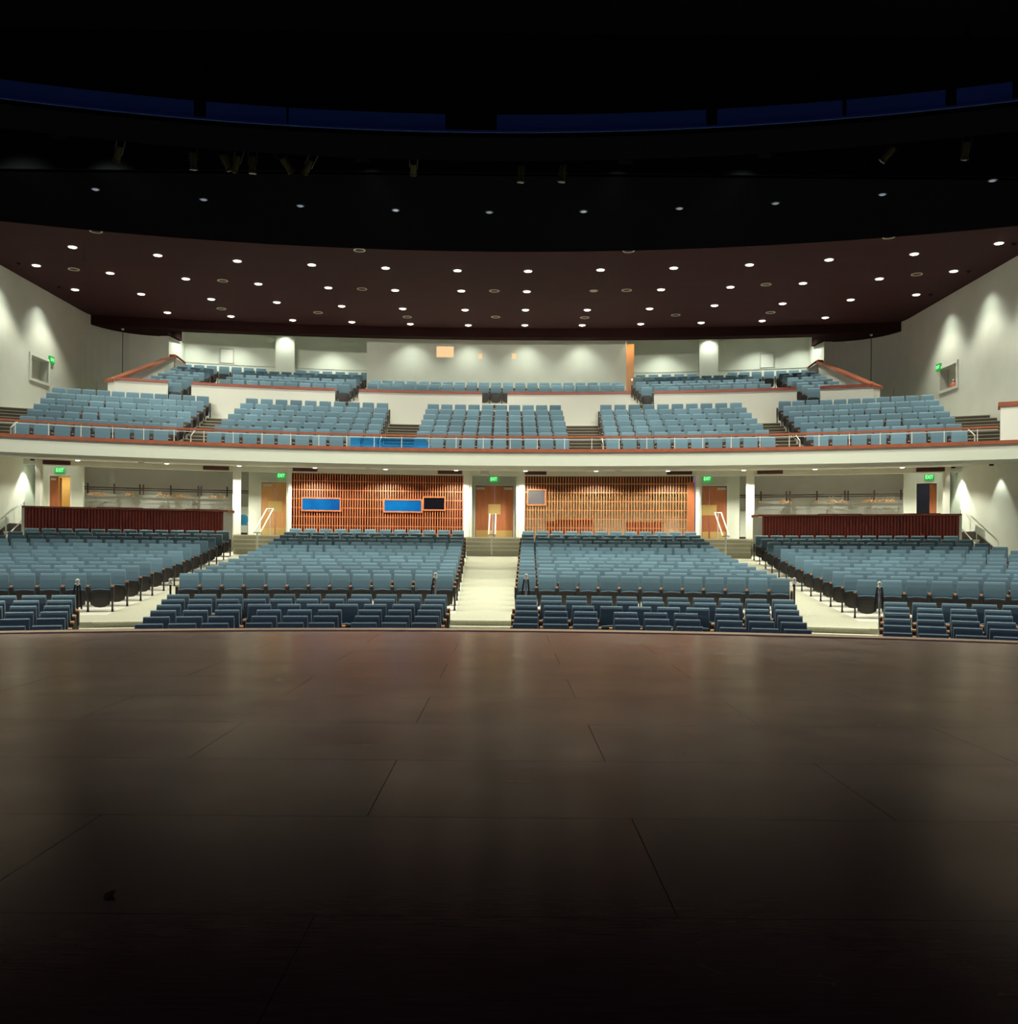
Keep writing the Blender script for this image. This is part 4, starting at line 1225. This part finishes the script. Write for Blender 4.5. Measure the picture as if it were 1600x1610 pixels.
for k, s in ((4, -1), (5, 1)):
    a, b_ = dt[('far', s)]
    lo, hi = min(a, b_), max(a, b_)
    R = RD - .02
    o = thing(f'door_{k}', 'open wooden end door with a yellow lit room behind' if s < 0 else 'open end doorway with a dark blue room behind', 'door', (*pol(R, (a + b_) / 2), LAND), kind='structure')
    f = MB(); w = .06 / R
    f.arc(R - .03, R + .2, lo - w, lo, LAND, DZ + .06, n=1); f.arc(R - .03, R + .2, hi, hi + w, LAND, DZ + .06, n=1); f.arc(R - .03, R + .2, lo - w, hi + w, DZ, DZ + .06)
    part(f, 'door_frame', M['white'], o)
    m_ = MB()
    if s < 0: m_.arc(R + .04, R + .09, lo, lo + (hi - lo) * .44, LAND, DZ - .02); m_.arc(R + .1, R + .8, lo + (hi - lo) * .46, lo + (hi - lo) * .56, LAND, DZ - .05, n=1)
    else: m_.arc(R + .1, R + .9, hi - (hi - lo) * .12, hi - (hi - lo) * .02, LAND, DZ - .02, n=1); m_.arc(R + .1, R + .14, lo + (hi - lo) * .65, hi, LAND, DZ - .02)
    part(m_, 'door_leaf', M['cherry'], o)
    if s < 0:
        m_ = MB(); m_.arc(R + .0, R + .04, lo + .0008, lo + (hi - lo) * .3, DZ - .16, DZ - .08); part(m_, 'door_closer', M['silver'], o)
    x, y = pol(43.3, (a + b_) / 2)
    l = make_downlight('lenswarm' if s < 0 else 'lensdim', 'lamp in the yellow room behind the open end door' if s < 0 else 'dim lamp in the blue room behind the end doorway', (x, y, 4.5), 'room lamps', .08)
    spot('lamp', (x, y, 4.42), (x, y, 0), 60 if s < 0 else 6, 150, .5, (1, .8, .45) if s < 0 else (.8, .85, 1), .08, l)
# tall light wooden door at the booth corner
t0, z1 = hit(981.5, 541, 45.6); t1, z0 = hit(996, 612, 45.6)
o = thing('door_6', 'tall pale wooden door leaf lit beside the booth wall', 'door', (*pol(45.6, (t0 + t1) / 2), rz_(3)), kind='structure')
part(MB().arc(45.6, 45.66, t0 + .0005, t1, rz_(3), z1), 'door_leaf', M['oak'], o)
m_ = MB(); m_.arc(45.54, 45.6, t1 - .0022, t1 - .0012, 8.9, 9.0, n=1); part(m_, 'door_handle', M['chrome'], o)
x, y = pol(45.0, t1); spot('door_lamp', (x, y, 11.2), (x - .1, y + .7, 9.2), 260, 60, .6, (1, .72, .40), .05)

# ------------------------------------------------------------ exit signs
def text_mesh(cu):
    tmp = bpy.data.objects.new('lettering', cu); COL.objects.link(tmp)
    bpy.context.view_layer.update()
    me = bpy.data.meshes.new_from_object(tmp.evaluated_get(bpy.context.evaluated_depsgraph_get()))
    bpy.data.objects.remove(tmp)
    l = bpy.data.objects.new('lettering', me); COL.objects.link(l)
    return l
def exit_sign(px, py, R, label, w=.34, h=.20, stem=None):
    t, z = hit(px, py, R); x, y = pol(R, t)
    o = thing('exit_sign', label, 'exit sign', (x, y, z), -t, 'green exit signs')
    part(MB().box(-w / 2, w / 2, -.03, .03, -h / 2, h / 2), 'sign_box', M['green'], o, world=False)
    cu = bpy.data.curves.new('lettering', 'FONT'); cu.body = 'EXIT'; cu.size = h * .95; cu.align_x = 'CENTER'; cu.align_y = 'CENTER'; cu.extrude = .004; cu.offset = .004
    cu.materials.append(M['greenlit'])
    l = text_mesh(cu); l.parent = o
    l.location = (0, -.036, 0); l.rotation_euler = (PI / 2, 0, 0); l.scale = (w * .84 / (h * 2.05), 1, 1)
    return o
exit_sign(94, 739.5, RD - .04, 'green exit sign over the yellow lit end door')
exit_sign(442, 748, RD - .04, 'green exit sign over the light double doors')
exit_sign(776, 753.5, RD - .04, 'green exit sign over the centre doors')
exit_sign(1111.5, 753, RD - .04, 'green exit sign over the double doors past the open screen')
exit_sign(1460.5, 750.5, RD - .04, 'green exit sign over the dark end doorway')
for s, px, py in ((-1, 81, 566), (1, 1475.5, 577.5)):
    d, z = onx(px, py, s * (WX - .04))
    o = thing('exit_sign', 'green sign high on the wall by the ' + ('empty niche' if s < 0 else 'bell niche'), 'exit sign', (s * (WX - .04), d, z), 0, 'green exit signs')
    part(MB().box(-.035, .035, -.17, .17, -.13, .13), 'sign_box', M['green'], o, world=False)
    cu = bpy.data.curves.new('lettering', 'FONT'); cu.body = 'EXIT'; cu.size = .17; cu.align_x = 'CENTER'; cu.align_y = 'CENTER'; cu.extrude = .003
    cu.materials.append(M['greenlit'])
    l = text_mesh(cu); l.parent = o
    l.location = (-s * .04, 0, 0); l.rotation_euler = (PI / 2, 0, -s * PI / 2); l.scale = (.8, 1, 1)
# bell in the niche
d, z = onx(1495, 601, WX + .2)
d = (dn0 + dn1) / 2
o = thing('alarm_bell', 'small red and white alarm bell sitting in the wall niche', 'bell', (WX + .15, d - .1, nz0), 0)
part(MB().lathe([(.16, .0), (.17, .04), (.13, .16), (.05, .22), (.02, .23)], 16), 'bell_dome', M['red'], o, world=False, smooth=True)
part(MB().lathe([(.05, .22), (.06, .26), (.05, .31), (.01, .33)], 12), 'bell_cap', M['white'], o, world=False, smooth=True)
# vents in the header
v0 = 0
for i, (p0, p1, q0, q1) in enumerate([(67, 111, 724, 730.5), (319, 360, 733, 739), (460, 499, 735.5, 741), (688, 726.5, 740, 745), (821, 859, 741, 746), (1048, 1088, 740.5, 746), (1190, 1230.5, 739.5, 744.5), (1440, 1485, 735.5, 741)]):
    R = RS - .02
    a, z1 = hit(p0, (q0 + q1) / 2 - 3, R); b_, z0 = hit(p1, (q0 + q1) / 2 + 3, R)
    _, zz = hit((p0 + p1) / 2, (q0 + q1) / 2, R)
    o = thing('air_vent', f'dark slot air vent in the header beam, {ordinal(i + 1)} from the left', 'vent', (*pol(R, (a + b_) / 2), zz - .07), 0, 'header air vents')
    part(MB().arc(R, R + .02, a, b_, zz - .075, zz + .075), 'frame', M['maroon2'], o)
    m_ = MB()
    for k in range(4): m_.arc(R - .012, R, a + .001, b_ - .001, zz - .06 + .034 * k, zz - .048 + .034 * k)
    part(m_, 'louvres', M['maroon'], o)
# emergency lamp box under the soffit
t, z = hit(762, 737.5, 39.9)
o = thing('emergency_light', 'pale emergency lamp box under the balcony before the centre doors', 'lamp', (*pol(39.9, t), soffit_z(39.9) - .2), -t)
part(MB().box(-.17, .17, -.06, .06, .06, .2), 'housing', M['silver'], o, world=False)
part(MB().box(-.12, .12, -.07, .05, .0, .06), 'lens', M['white'], o, world=False)
# dark sensors on the soffit
for i, (px, R) in enumerate(((222, 38.3), (579, 38.6), (972, 38.6))):
    t, _ = hit(px, 735, R)
    single(MB().lathe([(.11, .0), (.11, -.03), (.06, -.06)], 12, c=(*pol(R, t), soffit_z(R))), 'ceiling_sensor', M['silver'], f'small round sensor under the balcony, {ordinal(i + 1)} from the left', 'sensor')

# ------------------------------------------------------------ handrails
def aisle_rail(px_f, px_b, py_f, py_b, label, sgn):
    Rf, Rk = 38.25, 39.7
    tf_, zf = hit(px_f, py_f, Rf); tb2, zb3 = hit(px_b, py_b, Rk)
    xf, yf_ = pol(Rf, tf_); xb, yb2 = pol(Rk, tb2)
    o = thing('stair_handrail', label, 'handrail', (xf, yf_, 1.06), 0, 'white aisle handrails')
    w = .12
    m_ = MB()
    m_.tube([(xb - w, yb2, zb3 - .0), (xf - w, yf_, zf), (xf + w, yf_, zf), (xb + w, yb2, zb3 - .0)], .026, 8)
    part(m_, 'rail_loop', M['railwhite'], o)
    part(MB().tube([(xf, yf_ + .02, 1.06), (xf, yf_ + .02, zf)], .026), 'front_post', M['railwhite'], o)
    part(MB().tube([(xb, yb2, LAND), (xb, yb2, zb3 - .02)], .024).tube([(xb - w, yb2, zb3), (xb + w, yb2, zb3)], .022), 'rear_post', M['silver'], o)
aisle_rail(773, 774.5, 841, 808.5, 'white double handrail on the steps before the centre doors', 0)
aisle_rail(404, 424.5, 837.5, 800, 'white double handrail before the light wooden doors', -1)
aisle_rail(1141, 1128.5, 843, 806, 'white double handrail before the doors past the open screen', 1)
for s, lab in ((-1, 'white stair handrail by the wall below the lit doorway'), (1, 'white stair handrail by the wall below the dark doorway')):
    x0, y0 = pol(38.2, th(s * 16.38, 38.2)); x1, y1 = pol(39.5, th(s * 16.52, 39.5))
    o = thing('stair_handrail', lab, 'handrail', (x0, y0, 1.05), 0, 'wall stair handrails')
    part(MB().tube([(x0, y0, 1.05), (x0, y0, 2.22), (x1, y1, 2.80), (x1 + s * .01, y1 + .08, 2.84), (x1 + s * .015, y1 + .14, 2.78), (x1 + s * .015, y1 + .14, LAND)], .024), 'rail', M['railwhite'], o)
    part(MB().tube([(x0, y0, 1.55), (x1, y1, 2.15)], .020), 'lower_rail', M['railwhite'], o)

# ------------------------------------------------------------ blue chair
t, z = hit(382.5, 838, 42.2); x, y = pol(42.2, t)
o = thing('stacking_chair', 'blue plastic stacking chair standing by the white half wall', 'chair', (x, y, LAND), .5)
part(MB().pillow(.46, .40, .03, .08, .03, tf=lambda p: (p[0], .2 + p[1] + p[2] * .15, .66 + p[2])), 'backrest', M['bluechair'], o, world=False)
part(MB().pillow(.46, .44, .03, .08, .02, tf=lambda p: (p[0], p[2], .45 + p[1])), 'seat', M['bluechair'], o, world=False)
for sx in (-1, 1):
    part(MB().tube([(sx * .2, -.18, .43), (sx * .23, -.22, 0)], .013), 'leg', M['chrome'], o, world=False)
    part(MB().tube([(sx * .2, .22, .62), (sx * .2, .16, .43), (sx * .23, .24, 0)], .013), 'leg', M['chrome'], o, world=False)
# white half wall and dark slot behind the chair
for s in (-1, 1):
    side = 'behind the blue chair' if s < 0 else 'past the doors by the open screen'
    a, b_ = -s * tpx(372, RN - .2), -s * tpx(391, RN - .2)
    struct(MB().arc(RN - .2, RN - .05, a, b_, LAND, 2.95), 'wall_half_' + ('left' if s < 0 else 'right'), M['white'], f'white half wall {side}', 'wall')
    a, b_ = -s * tpx(378, RN - .22), -s * tpx(395, RN - .22)
    struct(MB().arc(RN - .25, RN - .2, a, b_, LAND, LAND + .14), 'baseboard_niche_' + ('left' if s < 0 else 'right'), M['basebd'], f'dark skirting {side}', 'baseboard')

# ------------------------------------------------------------ stanchions at the cross aisle
s0 = None
for i, (px, pyt, lab) in enumerate(((122, 910, 'lit-doorway side block'), (268, 909, 'outer end of the blue-window block'), (684.5, 900, 'aisle end of the blue-window block'),
                                    (827, 902, 'aisle end of the open-screen block'), (1248.5, 908, 'outer end of the open-screen block'), (1382.5, 914, 'dark-doorway side block'))):
    R = 23.32
    t, z = hit(px, pyt, R); x, y = pol(R, t); zf = floor_z(R + YC)
    H = z - zf
    o = thing('stanchion', f'metal stanchion with black rope at the cross aisle, {lab}', 'stanchion', (x, y, zf), -math.atan2(x, y - YC), 'cross aisle stanchions')
    part(MB().lathe([(.14, 0), (.14, .02), (.03, .05), (.025, .06)], 14), 'base', M['chrome'], o, world=False)
    part(MB().tube([(0, 0, .05), (0, 0, H - .12)], .022), 'post', M['steel'] if i in (0, 1, 4) else M['chrome'], o, world=False)
    part(MB().lathe([(.024, H - .14), (.05, H - .12), (.05, H - .10), (.026, H - .09), (.04, H - .05), (.036, H - .015), (.012, H)], 12), 'cap', M['railwhite'], o, world=False, smooth=True)
    if i not in (1, 4):
        m_ = MB().tube([(-.04, -.03, H - .12), (-.07, -.04, H - .30), (-.10, -.04, H - .62)], .020, 6)
        if i != 2: m_.tube([(.04, -.03, H - .12), (.06, -.04, H - .30), (.08, -.04, H - .62)], .020, 6)
        part(m_, 'rope', M['rope'], o, world=False)

# ------------------------------------------------------------ cables hanging at the curved walls
for s, px, py in ((-1, 193, 517), (1, 1369.5, 526)):
    x, y = onz(px, py, ZC - .39)
    o = thing('hanging_cable', 'thin black cable hanging before the curved wall, ' + ('empty niche side' if s < 0 else 'bell niche side'), 'cable', (x, y, ZC - .39), 0, 'hanging cables')
    part(MB().lathe([(.06, 0), (.06, -.03), (.02, -.06)], 10), 'ceiling_cup', M['nosing'], o, world=False)
    part(MB().tube([(0, 0, -.05), (0, 0, -3.3)], .014, 6), 'cable', M['blackmetal'], o, world=False)
    part(MB().lathe([(.015, -3.32), (.035, -3.3), (.035, -3.24), (.012, -3.2)], 8), 'weight', M['blackmetal'], o, world=False)

# ------------------------------------------------------------ catwalks and stage lamps
def catwalk(dc, R, z, px0, px1, label, pan_h):
    yc = dc - R
    def ang(px):
        u = (px - PX) / F
        a, b_, c = 1 + u * u, -2 * yc + 2 * CAMX * u, yc * yc + CAMX * CAMX - R * R
        d = (-b_ + math.sqrt(b_ * b_ - 4 * a * c)) / (2 * a)
        return math.atan2(CAMX + u * d, d - yc)
    o = thing('catwalk', label, 'catwalk', (0, dc, z))
    return o, ang, yc
# upper catwalk with panels tinted blue as if lit
o, ang, yc = catwalk(20.0, 34, 10.1, 0, 1600, 'dark lighting catwalk with blue lit side panels', .35)
m_ = MB(); m_.arc(34.1, 35.3, ang(-60), ang(1660), 9.92, 10.02, yc=yc); part(m_, 'deck', M['black'], o)
for p0, p1 in ((-60, 298), (318, 444), (448, 694), (775, 1104), (1122, 1318), (1325, 1480), (1498, 1585)):
    m_ = MB(); m_.arc(34.0, 34.04, ang(p0), ang(p1), 10.02, 10.36, yc=yc); part(m_, 'side_panel', M['catblue'], o)
m_ = MB(); m_.arc(33.97, 34.01, ang(-60), ang(1660), 9.98, 10.02, yc=yc); part(m_, 'lower_pipe', M['catblue'], o)
for k in range(16):
    a = ang(-40) + (ang(1640) - ang(-40)) * k / 15
    m_ = MB(); m_.arc(34.06, 34.12, a - .0012, a + .0012, 10.0, 11.6, yc=yc, n=1); part(m_, 'hanger_post', M['black'], o)
for i, px in enumerate((40, 240, 420, 620, 830, 1040, 1240, 1440, 1560)):
    a = ang(px); x, y = pol(33.2, a, yc)
    spot('worklight', (x, y, 12.2), (*pol(34.0, a, yc), 10.2), 5, 110, .8, (.10, .22, 1), .05)
# lower pipes
o, ang2, yc2 = catwalk(22.0, 36, 10.4, 0, 1600, 'pair of thin dark lighting pipes below the catwalk', .3)
m_ = MB().arc(36.0, 36.05, ang2(-60), ang2(1660), 10.42, 10.46, yc=yc2); part(m_, 'upper_pipe', M['catblue'], o)
m_ = MB().arc(36.0, 36.05, ang2(-60), ang2(640), 10.26, 10.30, yc=yc2); part(m_, 'lower_pipe', M['catblue'], o)
for k in range(14):
    a = ang2(-40) + (ang2(1640) - ang2(-40)) * k / 13
    m_ = MB(); m_.arc(36.05, 36.1, a - .0007, a + .0007, 10.26, 11.6, yc=yc2, n=1); part(m_, 'hanger_post', M['black'], o)
for i, px in enumerate((100, 400, 700, 950, 1250, 1500)):
    a = ang2(px); x, y = pol(35.3, a, yc2)
    spot('worklight', (x, y, 12.0), (*pol(36.0, a, yc2), 10.4), 5, 110, .8, (.12, .30, 1), .05)
st0 = None
for i, (px, py, rx, ry) in enumerate(((185, 235, .5, .5), (297, 245, .2, 0), (340, 246, .4, -.4), (372, 249, .3, .4), (391, 252, .1, 0), (433, 249, .5, -.6), (488, 252, .4, .6), (645, 247, 1.2, .3), (815, 262, .1, .05), (881, 262, .1, .1), (1407, 218, .4, .7), (1516, 218, .3, 0))):
    a = ang2(px); x, y = pol(36.02, a, yc2)
    z = 10.24
    lab = f'dark stage spotlight hung from the thin pipes, {ordinal(i + 1)} from the left'
    if st0 is None:
        st0 = o = thing('stage_spotlight', lab, 'stage light', (x, y, z), 0, 'stage spotlights')
        part(MB().lathe([(.07, -.14), (.075, -.16), (.075, -.44), (.09, -.46), (.09, -.50), (.06, -.50)], 12), 'barrel', M['lampyellow'], o, world=False)
        part(MB().box(-.10, -.09, -.02, .02, -.3, .02).box(.09, .10, -.02, .02, -.3, .02).box(-.10, .10, -.02, .02, .02, .03).box(-.02, .02, -.02, .02, .03, .21), 'yoke', M['blackmetal'], o, world=False)
        part(MB().lathe([(.085, -.505), (.06, -.51), (.01, -.52)], 12), 'front_lens', M['greyglass'], o, world=False)
        o.rotation_euler = (rx, ry, 0)
    else:
        o = copy_thing(st0, (x, y, z), 0, lab); o.rotation_euler = (rx, ry, 0)

# ------------------------------------------------------------ scrap on the stage
x, y, z = at(169, 1410, 3.33)
single(MB().hexa([(x - .012, y - .004, 0), (x + .004, y - .012, 0), (x + .014, y + .012, 0), (x - .004, y + .01, 0), (x - .010, y - .002, .012), (x + .002, y - .008, .010), (x + .022, y + .02, .020), (x - .002, y + .008, .014)]),
       'tape_scrap', M['lampyellow'], 'tiny crumpled olive scrap lying on the dark stage floor', 'scrap')
